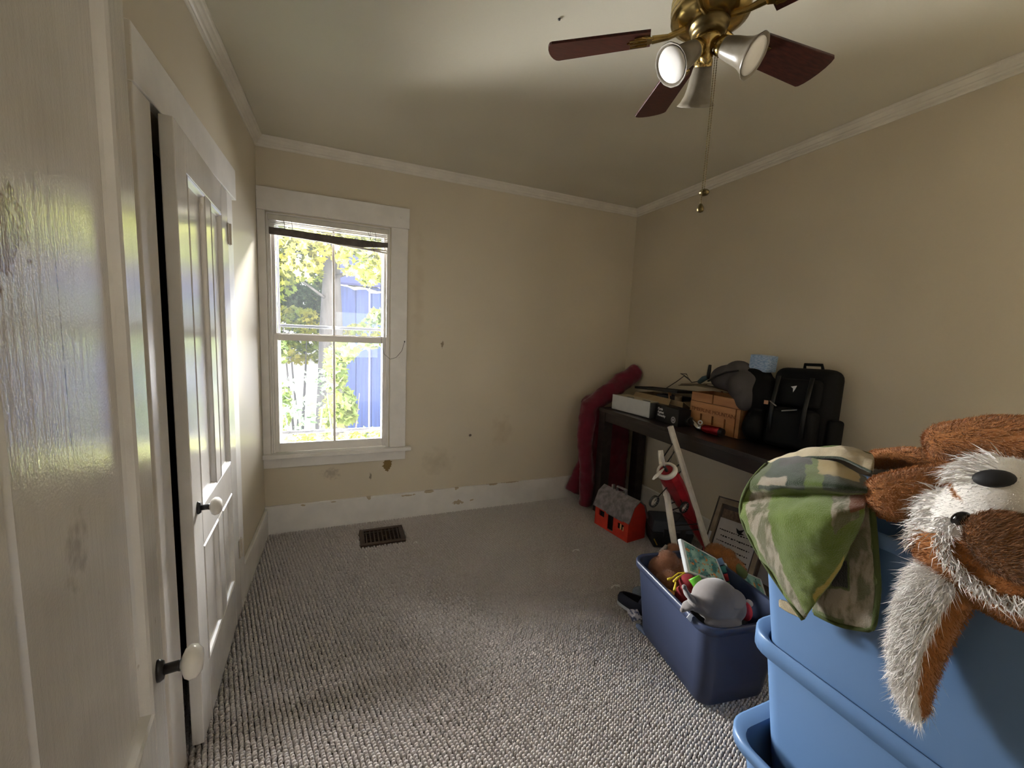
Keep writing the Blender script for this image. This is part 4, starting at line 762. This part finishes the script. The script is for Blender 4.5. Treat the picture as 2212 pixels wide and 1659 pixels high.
def fur(o, n, length, width, mat, comb=(0, 0, 0), cw=.6, keep=None, jit=.35, name='fur', curl=.0, droop=0):
    co, no, tr = arrays(o); a = co[tr]; ar = np.linalg.norm(np.cross(a[:, 1]-a[:, 0], a[:, 2]-a[:, 0]), axis=1); idx = rng.choice(len(tr), n, p=ar/ar.sum())
    r1, r2_ = np.sqrt(rng.random(n)), rng.random(n); w = np.stack([1-r1, r1*(1-r2_), r1*r2_], 1)
    P = (a[idx]*w[..., None]).sum(1); Nn = (no[tr[idx]]*w[..., None]).sum(1); Nn /= np.linalg.norm(Nn, axis=1)[:, None]+1e-9
    if keep is not None: k = keep(P, Nn); P, Nn = P[k], Nn[k]
    n = len(P); cb = np.array(comb)+np.zeros((n, 3)); cb = cb-Nn*(cb*Nn).sum(1)[:, None]
    Dr = Nn*(1-cw)+cb*cw+rng.normal(0, jit, (n, 3))*.5; Dr /= np.linalg.norm(Dr, axis=1)[:, None]; Ln = length*rng.uniform(.55, 1.2, n)[:, None]
    S = np.cross(Dr, rng.normal(0, 1, (n, 3))); S /= np.linalg.norm(S, axis=1)[:, None]+1e-9; hw = width/2
    mid = P+Dr*Ln*.5+Nn*Ln*.08; tip = P+Dr*Ln+rng.normal(0, 1, (n, 3))*Ln*(.10+curl)+cb*Ln*.15; tip[:, 2] -= droop*Ln[:, 0]
    V = np.stack([P-S*hw-Nn*.001, P+S*hw-Nn*.001, mid+S*hw*.8, mid-S*hw*.8, tip], 1); L = np.array(LOC.get(o.parent.name, Vector()) if o.parent else Vector()); V = V-L
    F3 = np.array([(0, 1, 2), (0, 2, 3), (3, 2, 4)]); T = (F3[None]+(np.arange(n)*5)[:, None, None]).reshape(-1, 3)
    me = bpy.data.meshes.new(name); me.vertices.add(n*5); me.vertices.foreach_set('co', V.ravel()); me.loops.add(T.size); me.loops.foreach_set('vertex_index', T.ravel()); me.polygons.add(len(T)); me.polygons.foreach_set('loop_start', np.arange(len(T))*3); me.polygons.foreach_set('loop_total', np.full(len(T), 3)); me.update(calc_edges=True)
    return link(name, me, mat, o, kind='stuff')
def plush(name, col, var=.18, sc=35): return pm(name, col, .95, var=var, scale=sc, spec=.15, Sheen_Weight=.25)
M_brf = plush('brown_plush', c(150, 98, 54)); M_wf = plush('white_plush', c(232, 228, 224), .06); M_dbf = plush('teddy_brown_plush', c(150, 104, 78)); M_gry = pm('grey_velour', c(98, 92, 89), .9, var=.08, bump=.2, bscale=500, Sheen_Weight=.3)
# ================================================================ WHAT THE NAVY BIN HOLDS
def soft(name, parent, mat, blobs, vox=.008, smo=4):
    m = MB()
    for b in blobs:
        if not isinstance(b[0], list): m.ell(b[0], b[1])
        else: m.tube(b[0], b[1], 12); m.ell(b[0][0], (b[1][0],)*3, 12, 8); m.ell(b[0][-1], (b[1][-1],)*3, 12, 8)
    o = m.build(name, mat, parent, remesh=vox, smo=smo); bake(o); return o
BR = thing('teddy_bear', (1.55, 1.45, .3), 'brown plush teddy bear lying at the far end of the navy bin', 'soft toy')
o = soft('body', BR, M_dbf, [(at(1425, 1226, 2, .33), (.06, .06, .055)), (at(1442, 1212, 2, .36), (.055, .055, .055)), (at(1445, 1255, 2, .31), (.055, .07, .05)), (at(1455, 1190, 2, .36), (.04, .04, .04)), (at(1470, 1235, 2, .30), (.08, .08, .06))]); fur(o, 9000, .008, .0011, M_dbf)
B2 = thing('plush_puppy', (1.8, 1.4, .3), 'rusty brown plush puppy at the right rear of the navy bin', 'soft toy')
o = soft('body', B2, M_brf, [(at(1548, 1196, 2, .38), (.06, .06, .05)), (at(1572, 1204, 2, .38), (.04, .04, .045)), (at(1580, 1230, 2, .34), (.07, .07, .06))]); fur(o, 6000, .008, .0011, M_brf)
tag(MB().tube([at(1590, 1222, 2, .37), at(1606, 1240, 2, .37)], .022, 12).build('green_toy', pm('olive_cloth', c(92, 108, 64), .9), smooth=True), 'olive green cloth toy tucked behind the open toy book', 'toy')
tag(soft('dark_cloth', None, pm('black_cloth', c(22, 20, 24), .9), [((1.55, 1.36, .22), (.10, .14, .10)), ((1.60, 1.22, .23), (.11, .13, .09)), ((1.50, 1.20, .24), (.08, .09, .08))]), 'dark cloth bundle filling the middle of the navy bin', 'cloth')
tag(soft('red_cloth', None, pm('red_cloth', c(120, 16, 24), .9), [(at(1490, 1260, 2, .36), (.05, .05, .04)), (at(1478, 1290, 2, .34), (.04, .05, .05))]), 'red cloth beside the yellow strings in the navy bin', 'cloth')
tag(MB().box(-.05, .05, -.008, .008, -.03, .03, Matrix.Translation(at(1432, 1195, 2, .36)) @ Matrix.Rotation(.5, 4, 'Z')).build('grey_card', pm('grey_card', c(150, 146, 138), .7), bevel=.004), 'grey block against the far wall of the navy bin', 'block')
YS = thing('yellow_strings', tuple(at(1470, 1250, 2, .37)), 'bundle of yellow knotted strings in the navy bin', 'strings'); M_yel = pm('yellow_cord', c(206, 186, 40), .6)
for pts in (((1486, 1236), (1465, 1238), (1452, 1248), (1443, 1252)), ((1480, 1237), (1470, 1243), (1456, 1256)), ((1460, 1258), (1457, 1275)), ((1488, 1237), (1476, 1240), (1462, 1250))):
    q = [at(px, py, 2, .385-.004*i) for i, (px, py) in enumerate(pts)]; MB().tube(q, [.003]*(len(q)-1)+[.0065], 8).build('string', M_yel, YS, smooth=True)
tag(MB().lathe([(.028, 0), (.030, .005), (.030, .06), (.026, .065)], 20, frame(at(1498, 1247, 2, .40), (1, 0, .2), (0, -.6, .6))).build('green_cup', pm('lime_plastic', c(96, 176, 50), .4), smooth=True), 'bright lime green plastic cup under the open toy book', 'cup')
tag(MB().tube([at(1440, 1277, 2, .37), at(1455, 1284, 2, .36)], .012, 10).build('orange_toy', pm('orange_plastic', c(190, 130, 50), .5), smooth=True), 'small orange toy against the near rim of the navy bin', 'toy')
# open electronic toy book: two boards and a spine
TB_ = thing('toy_book', (1.75, 1.3, .45), 'open white electronic toy book with teal printed pages in the navy bin', 'toy')
def tealm():
    t = NT('teal_print'); x = t.mix(t.mapr(t.noise(28, 4), .40, .60), c(52, 112, 112), c(140, 178, 164)); x = t.mix(t.mapr(t.noise(45, 3), .60, .64), x, c(196, 120, 50)); x = t.mix(t.mapr(t.noise(60, 3), .64, .67), x, c(30, 60, 70)); t.col(x); t.set(.3); return t.m
M_teal = tealm()
l = [at(1470, 1162, 1, 1.47), at(1486, 1236, 1, 1.37), at(1574, 1268, 1, 1.30), at(1549, 1206, 1, 1.40)]
r = [at(1562, 1213, 1, 1.395), at(1586, 1276, 1, 1.285), at(1668, 1322, 1, 1.22), at(1645, 1250, 1, 1.33)]
for nm, q in (('left_board', l), ('right_board', r)):
    nn = (q[1]-q[0]).cross(q[3]-q[0]).normalized(); s = 1 if nn.dot(Vector((0, 0, CH))-q[0]) > 0 else -1
    b = MB().quad(q[0], q[1], q[2], q[3], .026*s).build(nm, M_wplas, TB_, bevel=.006)
    ce = (q[0]+q[1]+q[2]+q[3])/4; qq = [ce+(p-ce)*.86+nn*s*.0015 for p in q]; MB().quad(*qq, .001*s).build('page', M_teal, b)
e = l[0]*.8+l[1]*.2; f_ = l[0]*.35+l[1]*.65
MB().quad(*[l[0]*(1-a_-b_*0)+(l[1]-l[0])*0+l[1]*a_+(l[3]-l[0])*b_+nn*0 for a_, b_ in ((.35, .08), (.6, .08), (.6, .12), (.35, .12))], .004).build('red_button', pm('red_button', c(150, 20, 30), .4), TB_)
sp = [at(1552, 1205, 1, 1.40), at(1592, 1290, 1, 1.28)]; d = sp[1]-sp[0]
for i, col in enumerate((c(110, 140, 180), c(60, 130, 120), c(186, 50, 44), c(110, 150, 70), c(30, 80, 110))): MB().tube([sp[0]+d*(i*.2+.015), sp[0]+d*(i*.2+.185)], .016, 14).build('spine_roll', pm('spine_colour', col, .4), TB_, smooth=True)
# plush manatee on the near rim
MN = thing('plush_manatee', tuple(at(1545, 1300, 2, .43)), 'grey velour plush manatee with split tail on the near rim of the navy bin', 'soft toy')
ce = at(1546, 1296, 2, .44); sx = (at(1600, 1300, 2, .44)-at(1490, 1300, 2, .44)).normalized()
Mm = frame((0, 0, 0), sx, Vector((0, 0, 1)).cross(sx), (0, 0, 1)).to_3x3()
m = MB(); m.ell(ce, (.098, .085, .085), M=Mm); m.ell(ce+sx*-.075+Vector((0, 0, -.01)), (.045, .04, .04)); m.ell(ce+sx*.06+Vector((0, 0, -.02)), (.06, .07, .065)); m.ell(ce+Vector((-.02, -.06, -.055)), (.08, .035, .022), M=Mm); m.build('body', M_gry, MN, remesh=.006, smo=4)
tb = ce+sx*-.105+Vector((0, 0, -.012))
for px, py in ((1478, 1268), (1474, 1318)):
    tp = at(px, py, 1, tb.y+.0); m = MB(); m.tube([tb+sx*.02, tb+(tp-tb)*.5, tp], [.03, .026, .012], 12, flat=.45); m.ell(tp, (.011,)*3, 10, 6); m.build('tail_fluke', M_gry, MN, remesh=.004, smo=3)
bp_ = ce+Vector((.0, -.053, .040))+sx*.03; m = MB(); m.ell(bp_, (.046, .040, .012), M=Mm @ Matrix.Rotation(.72, 3, 'X')); m.build('belly_patch', pm('pale_velour', c(114, 109, 106), .9, var=.05), MN, smooth=True)
p = at(1491, 1334, 1, tb.y-.03); m = MB(); m.quad(p+Vector((-.02, 0, .004)), p+Vector((.004, 0, -.022)), p+Vector((.022, 0, 0)), p+Vector((-.002, 0, .02)), .001); m.build('care_tag', M_paper, MN)
m = MB(); m.ell(ce+sx*.105+Vector((.0, -.03, -.03)), (.018, .03, .04)); m.build('red_ribbon', pm('red_ribbon', c(176, 30, 44), .7), MN, smooth=True); m = MB(); m.ell(ce+sx*.13+Vector((.01, -.01, -.01)), (.014, .016, .014)); m.build('muzzle', pm('white_velour', c(160, 154, 152), .9), MN, smooth=True)
# ---------------------------------------------------------------- shoe and sock behind the bin
SH_ = thing('slip_on_shoe', (1.5, 1.66, 0), 'navy slip on shoe with white rubber sole beside the bin', 'shoe'); M_nav = pm('navy_canvas', c(22, 26, 44), .85, bump=.3, bscale=500); M_sole = pm('white_rubber', c(190, 196, 206), .6)
Ms = frame((1.445, 1.755, .004), (.12, -.22, 0), (.22, .12, 0), (0, 0, 1)); ol = []
for k in range(24):
    a_ = 2*PI*k/24; cx_, sy_ = math.cos(a_), math.sin(a_); ol.append((.125+.128*cx_, (.040+.010*(cx_+.2))*sy_))
MB().prism(ol, 0, .022, Ms).build('sole', M_sole, SH_, bevel=.005)
V = []; n = 24
for j, (s_, z_) in enumerate(((.97, .022), (.98, .045), (.90, .07), (.80, .078))):
    for k in range(n): x_, y_ = ol[k]; V.append(Ms @ Vector((.125+(x_-.125)*s_, y_*s_, z_ if x_ < .15 or j < 2 else z_-.02*(x_-.15)/.1*(j-1))))
m = MB(); m.add(V, [(j*n+k, j*n+(k+1) % n, (j+1)*n+(k+1) % n, (j+1)*n+k) for j in range(3) for k in range(n)]); m.build('upper', M_nav, SH_, smooth=True, solid=.004)
MB().prism([(.125+(x_-.125)*.93, y_*.9) for x_, y_ in ol], .022, .027, Ms).build('insole', pm('black_lining', c(14, 15, 22), .9), SH_)
V = [Ms @ Vector((x_, y_, .079-.035*max(0, (x_-.15))/.1+.006*(1-(y_/.04)**2))) for x_ in (.13, .17, .21, .24) for y_ in (-.036, -.018, 0, .018, .036)]
m = MB(); m.add(V, [(i*5+j, i*5+j+1, i*5+j+6, i*5+j+5) for i in range(3) for j in range(4)]); m.build('vamp', M_nav, SH_, smooth=True, solid=.004)
t = NT('label_print'); x = t.mix(t.mapr(t.noise(70, 3), .5, .55), c(206, 206, 214), c(92, 98, 130)); t.col(x); t.set(.5)
tag(MB().quad(*[at(px, py, 2, z_) for px, py, z_ in ((1353, 1316, .062), (1366, 1343, .03), (1387, 1337, .035), (1377, 1316, .068))], .002).build('wrapper', t.m), 'crumpled white and blue wrapper lying on the navy shoe', 'wrapper')
tag(soft('grey_sock', None, pm('blue_grey_knit', c(120, 134, 152), .95, var=.3, scale=60), [(at(1384, 1282, 2, .04), (.05, .05, .035)), (at(1394, 1290, 2, .035), (.05, .05, .03))]), 'blue grey knitted sock on the carpet behind the navy bin', 'sock')
tag(soft('denim_scrap', None, pm('denim', c(92, 104, 128), .9, var=.3, scale=60), [(at(1383, 1356, 2, .015), (.02, .035, .012)), (at(1390, 1366, 2, .012), (.012, .03, .010))]), 'small denim scrap on the carpet at the side of the navy bin', 'cloth')
# ================================================================ GREEN FLEECE BLANKET
def sheet(grid, nu, nv):
    G = np.array([[tuple(p) for p in row] for row in grid]); R_, C_ = G.shape[:2]
    def cr(A_, t_):
        k = len(A_)-1; x = t_*k; i = min(int(x), k-1); f = x-i; p0, p1, p2, p3 = A_[max(i-1, 0)], A_[i], A_[i+1], A_[min(i+2, k)]
        return .5*((2*p1)+(-p0+p2)*f+(2*p0-5*p1+4*p2-p3)*f*f+(-p0+3*p1-3*p2+p3)*f**3)
    rows = [np.array([cr(G[r_], j/(nu-1)) for j in range(nu)]) for r_ in range(R_)]
    return np.array([[cr([rows[r_][j] for r_ in range(R_)], i/(nv-1)) for j in range(nu)] for i in range(nv)])
def sheet_obj(name, S, mat, parent, th=.006):
    nv, nu = S.shape[:2]; m = MB(); L = LOC.get(parent.name, Vector()); me = bpy.data.meshes.new(name)
    me.from_pydata([tuple(p-np.array(L)) for p in S.reshape(-1, 3)], [], [(i*nu+j, i*nu+j+1, (i+1)*nu+j+1, (i+1)*nu+j) for i in range(nv-1) for j in range(nu-1)])
    uv = me.uv_layers.new(name='uv'); 
    for lp in me.loops: i, j = divmod(lp.vertex_index, nu); uv.data[lp.index].uv = (j/(nu-1), i/(nv-1))
    o = link(name, me, mat, parent, smooth=True)
    tx = bpy.data.textures.get('fleece_folds') or bpy.data.textures.new('fleece_folds', 'CLOUDS'); tx.noise_scale = .05
    d_ = o.modifiers.new('d', 'DISPLACE'); d_.texture = tx; d_.strength = .014; d_.mid_level = .5; d_.texture_coords = 'GLOBAL'
    s_ = o.modifiers.new('s', 'SOLIDIFY'); s_.thickness = th; s_.offset = 0; return o
GBK = thing('fleece_blanket', tuple(at(1740, 1080, 0, 1.1)), 'green patterned fleece blanket draped over the light blue tub', 'blanket')
def fleece(name, kind):
    t = NT(name); uvn = t.n('ShaderNodeUVMap'); sp = t.n('ShaderNodeSeparateXYZ'); t.l(uvn.outputs[0], sp.inputs[0]); U, Vv = sp.outputs[0], sp.outputs[1]; nz = t.math('MULTIPLY', t.math('SUBTRACT', t.noise(40, 4), .5), .06)
    U = t.math('ADD', U, nz); Vv = t.math('ADD', Vv, nz)
    G, DG, TAN, OL = c(88, 108, 32), c(32, 50, 26), c(156, 145, 126), c(68, 82, 32)
    tan = t.mix(t.mapr(t.noise(55, 4, t.stretch((1, 1, .3))), .42, .58), c(92, 92, 58), TAN)
    band = lambda x, a, b: t.math('MULTIPLY', t.mapr(x, a, a+.012), t.mapr(x, b+.012, b))
    if kind == 'front':
        x = t.mix(t.mapr(t.noise(6, 2), .4, .6), G, c(98, 118, 36)); x = t.mix(t.math('MULTIPLY', band(U, .07, .22), t.mapr(Vv, .28, .32)), x, tan); x = t.mix(t.math('MULTIPLY', band(U, .70, .92), band(Vv, .42, .72)), x, tan)
        top = t.mix(band(U, .12, .45), OL, DG); top = t.mix(band(U, .45, .6), top, G); top = t.mix(band(U, .6, .98), top, DG); top = t.mix(t.math('MULTIPLY', band(U, .55, .9), band(Vv, .0, .13)), top, c(170, 150, 96)); top = t.mix(t.math('MULTIPLY', band(U, .1, .3), band(Vv, .16, .24)), top, TAN); top = t.mix(t.math('MULTIPLY', band(U, .2, .5), band(Vv, -.1, .07)), top, c(44, 42, 34))
        x = t.mix(t.mapr(Vv, .30, .28), x, top); x = t.mix(t.math('MULTIPLY', band(U, .84, 1.2), band(Vv, .40, .62)), x, c(108, 62, 34)); x = t.mix(t.math('MULTIPLY', band(U, .40, .75), band(Vv, .93, .98)), x, c(170, 150, 60))
    elif kind == 'back':
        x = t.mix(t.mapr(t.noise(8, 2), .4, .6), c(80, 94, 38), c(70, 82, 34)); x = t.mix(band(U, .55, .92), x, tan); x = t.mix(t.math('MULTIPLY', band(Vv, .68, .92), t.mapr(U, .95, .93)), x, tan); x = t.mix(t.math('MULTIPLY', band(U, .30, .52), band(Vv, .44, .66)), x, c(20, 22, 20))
    else:
        x = t.mix(t.mapr(t.noise(30, 3), .4, .6), c(156, 140, 106), c(176, 162, 128)); x = t.mix(t.mapr(Vv, .92, .97), x, DG)
    t.col(x); t.set(.95, 0, .1, Sheen_Weight=.4); t.bump(t.noise(330, 4, rough=.7), 1.0, .004); return t.m
XB = 1.085
g = [[at(1655, 1003, 0, 1.16), at(1715, 988, 0, 1.19), at(1795, 998, 0, 1.19), at(1872, 1030, 0, 1.19)],
     [at(1622, 1040, 0, 1.075), at(1708, 1040, 0, 1.06), at(1795, 1046, 0, 1.065), at(1874, 1056, 0, 1.10)],
     [at(1602, 1085, 0, XB-.01), at(1700, 1070, 0, 1.10), at(1790, 1068, 0, 1.10), at(1872, 1070, 0, 1.105)],
     [at(1606, 1130, 0, XB-.03), at(1695, 1125, 0, XB-.045), at(1785, 1112, 0, XB-.04), at(1868, 1096, 0, XB)],
     [at(1650, 1215, 0, XB-.02), at(1718, 1225, 0, XB-.04), at(1795, 1185, 0, XB-.03), at(1866, 1112, 0, XB)],
     [at(1735, 1339, 0, XB-.01), at(1752, 1316, 0, XB-.015), at(1806, 1238, 0, XB-.01), at(1864, 1124, 0, XB+.005)]]
S = sheet(g, 48, 56); sheet_obj('front_fold', S, fleece('green_fleece', 'front'), GBK)
M_hem = pm('dark_green_hem', c(62, 72, 30), .95, bump=.4, bscale=400)
edge = [Vector(S[i, 0]) for i in range(0, 56, 2)]+[Vector(S[55, 0])]; MB().tube(edge, .0055, 8).build('hem', M_hem, GBK, smooth=True)
g = [[at(1760, 1080, 0, 1.10), at(1820, 1080, 0, 1.105), at(1884, 1090, 0, 1.105)], [at(1760, 1180, 0, 1.105), at(1825, 1180, 0, 1.10), at(1892, 1190, 0, 1.10)], [at(1758, 1260, 0, 1.11), at(1828, 1270, 0, 1.10), at(1897, 1275, 0, 1.105)], [at(1755, 1322, 0, 1.12), at(1815, 1350, 0, 1.11), at(1886, 1362, 0, 1.115)]]
S2 = sheet(g, 26, 34); sheet_obj('back_fold', S2, fleece('green_fleece_shaded_side', 'back'), GBK)
edge = [Vector(S2[i, 25]) for i in range(0, 32, 2)]+[Vector(S2[32, 24]), Vector(S2[33, 22])]+[Vector(S2[33, j]) for j in range(20, -1, -3)]; MB().tube(edge, .006, 8).build('hem', M_hem, GBK, smooth=True)
g = [[at(1660, 1000, 0, 1.24), at(1730, 978, 0, 1.28), at(1810, 966, 0, 1.28), at(1885, 985, 0, 1.27)], [at(1690, 992, 0, 1.20), at(1745, 972, 0, 1.22), at(1815, 972, 0, 1.22), at(1888, 1000, 0, 1.22)], [at(1680, 1004, 0, 1.19), at(1745, 990, 0, 1.185), at(1815, 992, 0, 1.19), at(1885, 1020, 0, 1.19)]]
S3 = sheet(g, 30, 18); sheet_obj('top_fold', S3, fleece('tan_fleece_reverse', 'top'), GBK, .008)
MB().tube([Vector(S3[0, j]) for j in range(0, 30, 2)], .006, 8).build('hem', M_hem, GBK, smooth=True)
p = at(1690, 1290, 0, XB+.005); sheet_obj('corner_fold', sheet([[at(1683, 1296, 0, XB), at(1700, 1300, 0, XB), at(1722, 1318, 0, XB)], [at(1684, 1310, 0, XB+.004), at(1702, 1322, 0, XB+.004), at(1730, 1336, 0, XB+.004)]], 8, 6), fleece('tan_fleece_corner', 'top'), GBK)
# ================================================================ PLUSH DOG ON THE TUB
DG_ = thing('plush_dog', (1.25, .35, 1.1), 'large brown and white shaggy plush dog lying on the light blue tubs', 'soft toy')
brown, white = np.array(c(152, 98, 52)[:3]), np.array(c(232, 227, 220)[:3])
t = NT('plush_two_tone'); at_ = t.n('ShaderNodeVertexColor'); at_.layer_name = 'Col'; t.l(at_.outputs[0], t.b.inputs['Base Color']); t.set(.95, 0, .1, Sheen_Weight=.25); t.bump(t.noise(500, 3), .4, .002); M_two = t.m
def nparr(v): return np.array(tuple(v))
MZ = at(2175, 1048, 0, 1.05); EP = at(2068, 1118, 0, 1.06); FHD = at(2020, 1090, 0, 1.10)
def is_white(P):
    d1 = np.linalg.norm((P-nparr(MZ))/np.array([.12, .082, .062]), axis=1) < 1; d2 = np.linalg.norm((P-nparr(EP))/np.array([.06, .037, .036]), axis=1) < 1; d3 = np.linalg.norm((P-nparr(FHD))/np.array([.07, .05, .055]), axis=1) < 1
    return d1 | d2 | d3
head = soft('head', DG_, M_two, [(at(2118, 1190, 0, 1.15), (.10, .098, .098)), (at(2175, 1065, 0, 1.13), (.085, .075, .066)), (at(2062, 1110, 0, 1.16), (.08, .062, .06)), (at(2210, 1250, 0, 1.14), (.09, .11, .085)), (at(2160, 1140, 0, 1.13), (.09, .09, .08))], .007, 5)
co, no, tr = arrays(head); ca = head.data.color_attributes.new('Col', 'FLOAT_COLOR', 'POINT'); w_ = is_white(co); cc = np.where(w_[:, None], white, brown); ca.data.foreach_set('color', np.concatenate([cc, np.ones((len(cc), 1))], 1).ravel())
ptd = lambda a_, b_: (nparr(at(*b_, 0, 1.08))-nparr(at(*a_, 0, 1.08))); lf = ptd((2100, 1060), (1960, 1110)); lf = lf/np.linalg.norm(lf)
fur(head, 30000, .007, .0010, M_brf, (0, .3, -.4), .35, lambda P, N: ~is_white(P))
fur(head, 14000, .006, .0009, M_wf, tuple(lf), .5, lambda P, N: is_white(P))
fhd = nparr(at(1995, 1110, 0, 1.13)); mz2 = nparr(at(2110, 1010, 0, 1.12))
def ridge(P, N): return (np.linalg.norm((P-fhd)/np.array([.08, .05, .075]), axis=1) < 1) | (np.linalg.norm((P-mz2)/np.array([.08, .06, .03]), axis=1) < 1)
fur(head, 10000, .030, .0020, M_wf, tuple(lf), .75, ridge, .45, curl=.08)
brl = soft('hind_leg', DG_, M_brf, [([at(1928, 1074, 0, 1.135), at(1985, 1068, 0, 1.16), at(2090, 1060, 0, 1.21)], [.052, .058, .056])]); fur(brl, 14000, .007, .001, M_brf, (0, -.6, .2), .5)
b2 = soft('hind_leg', DG_, M_brf, [([at(1895, 992, 0, 1.36), at(1960, 990, 0, 1.36), at(2040, 1010, 0, 1.36)], [.026, .03, .04])]); fur(b2, 7000, .007, .001, M_brf, (0, -.6, .2), .5)
b3 = soft('front_leg', DG_, M_brf, [([at(2050, 955, 0, 1.24), at(2150, 945, 0, 1.24), at(2300, 955, 0, 1.24)], [.043, .046, .046])]); fur(b3, 14000, .008, .001, M_brf, (0, -.8, .1), .6)
bd = soft('body', DG_, M_brf, [((1.36, .25, 1.19), (.14, .17, .095)), ((1.32, .12, 1.19), (.15, .13, .095))]); fur(bd, 6000, .008, .001, M_brf)
er = MB().ell((0, 0, 0), (.020, .064, .056), M=Matrix.Rotation(.25, 3, 'X')); er.v = [Vector(p)+at(2196, 1184, 0, 1.035) for p in er.v]; er = er.build('ear', M_brf, DG_, remesh=.005, smo=3); bake(er); fur(er, 12000, .011, .001, plush('ear_brown', c(126, 84, 50)), tuple(-lf), .75)
fur(head, 26000, .024, .0020, M_wf, (-.2, -.4, -.7), .6, lambda P, N: np.abs(np.linalg.norm((P[:, 1:]-nparr(at(2185, 1195, 0, 1.07))[1:])/np.array([.082, .076]), axis=1)-1.0) < np.where(P[:, 2] < at(2185, 1150, 0, 1.07).z, .16, -1), .5, curl=.1)
arm = soft('shaggy_front_leg', DG_, M_two, [([at(2040, 1268, 0, 1.10), at(2008, 1325, 0, 1.085), at(1985, 1400, 0, 1.07), at(1975, 1470, 0, 1.07), at(1982, 1528, 0, 1.07)], [.046, .044, .038, .030, .020])])
co, no, tr = arrays(arm); rtd = ptd((1960, 1400), (2060, 1400)); rtd /= np.linalg.norm(rtd); axp = [nparr(at(2040, 1268, 0, 1.10)), nparr(at(2008, 1325, 0, 1.085)), nparr(at(1985, 1400, 0, 1.07)), nparr(at(1975, 1470, 0, 1.07)), nparr(at(1982, 1528, 0, 1.07))]
def brownside(P):
    zs_ = np.array([q[2] for q in axp][::-1]); ys_ = np.array([q[1] for q in axp][::-1]); yc = np.interp(P[:, 2], zs_, ys_); return (P[:, 1]-yc) < -(.022 if True else 0)+.012*((1.0-P[:, 2])/.25)
ca = arm.data.color_attributes.new('Col', 'FLOAT_COLOR', 'POINT'); w_ = brownside(co); cc = np.where(w_[:, None], brown, white); ca.data.foreach_set('color', np.concatenate([cc, np.ones((len(cc), 1))], 1).ravel())
fur(arm, 16000, .026, .0015, M_wf, tuple(lf*.5+np.array([-.1, 0, -.9])), .62, lambda P, N: ~brownside(P), .5, curl=.1, droop=.15)
fur(arm, 6000, .008, .001, M_brf, (0, 0, -.7), .5, lambda P, N: brownside(P))
from mathutils.bvhtree import BVHTree
def onhead(px, py):
    co, no, tr = arrays(head); bv = BVHTree.FromPolygons([tuple(p) for p in co], [tuple(int(i) for i in q) for q in tr]); d = ((px-1106)/FPX*CR-(py-829.5)/FPX*CU+CF).normalized(); h, n, i, ds = bv.ray_cast(Vector((0, 0, CH)), d); return h, n
M_nose = pm('black_velvet_nose', c(10, 10, 14), .7); M_eye = pm('black_glass_eye', c(5, 5, 6), .03, spec=.8)
h, n = onhead(2148, 1036); hx = (at(2190, 1030, 0, h.x)-at(2110, 1042, 0, h.x)); Mx = frame(h+n*.004, hx-n*hx.dot(n), n.cross(hx)); MB().ell((0, 0, 0), (.027, .0165, .012)).build
m = MB().ell((0, 0, 0), (.0265, .0165, .013)); m.v = [Mx @ Vector(p) for p in m.v]; m.build('nose', M_nose, DG_, smooth=True)
h, n = onhead(2080, 1121); hx = (at(2110, 1106, 0, h.x)-at(2060, 1135, 0, h.x)); Mx = frame(h+n*.006, hx-n*hx.dot(n), n.cross(hx)); m = MB().ell((0, 0, 0), (.0165, .0105, .010)); m.v = [Mx @ Vector(p) for p in m.v]; m.build('eye', M_eye, DG_, smooth=True)
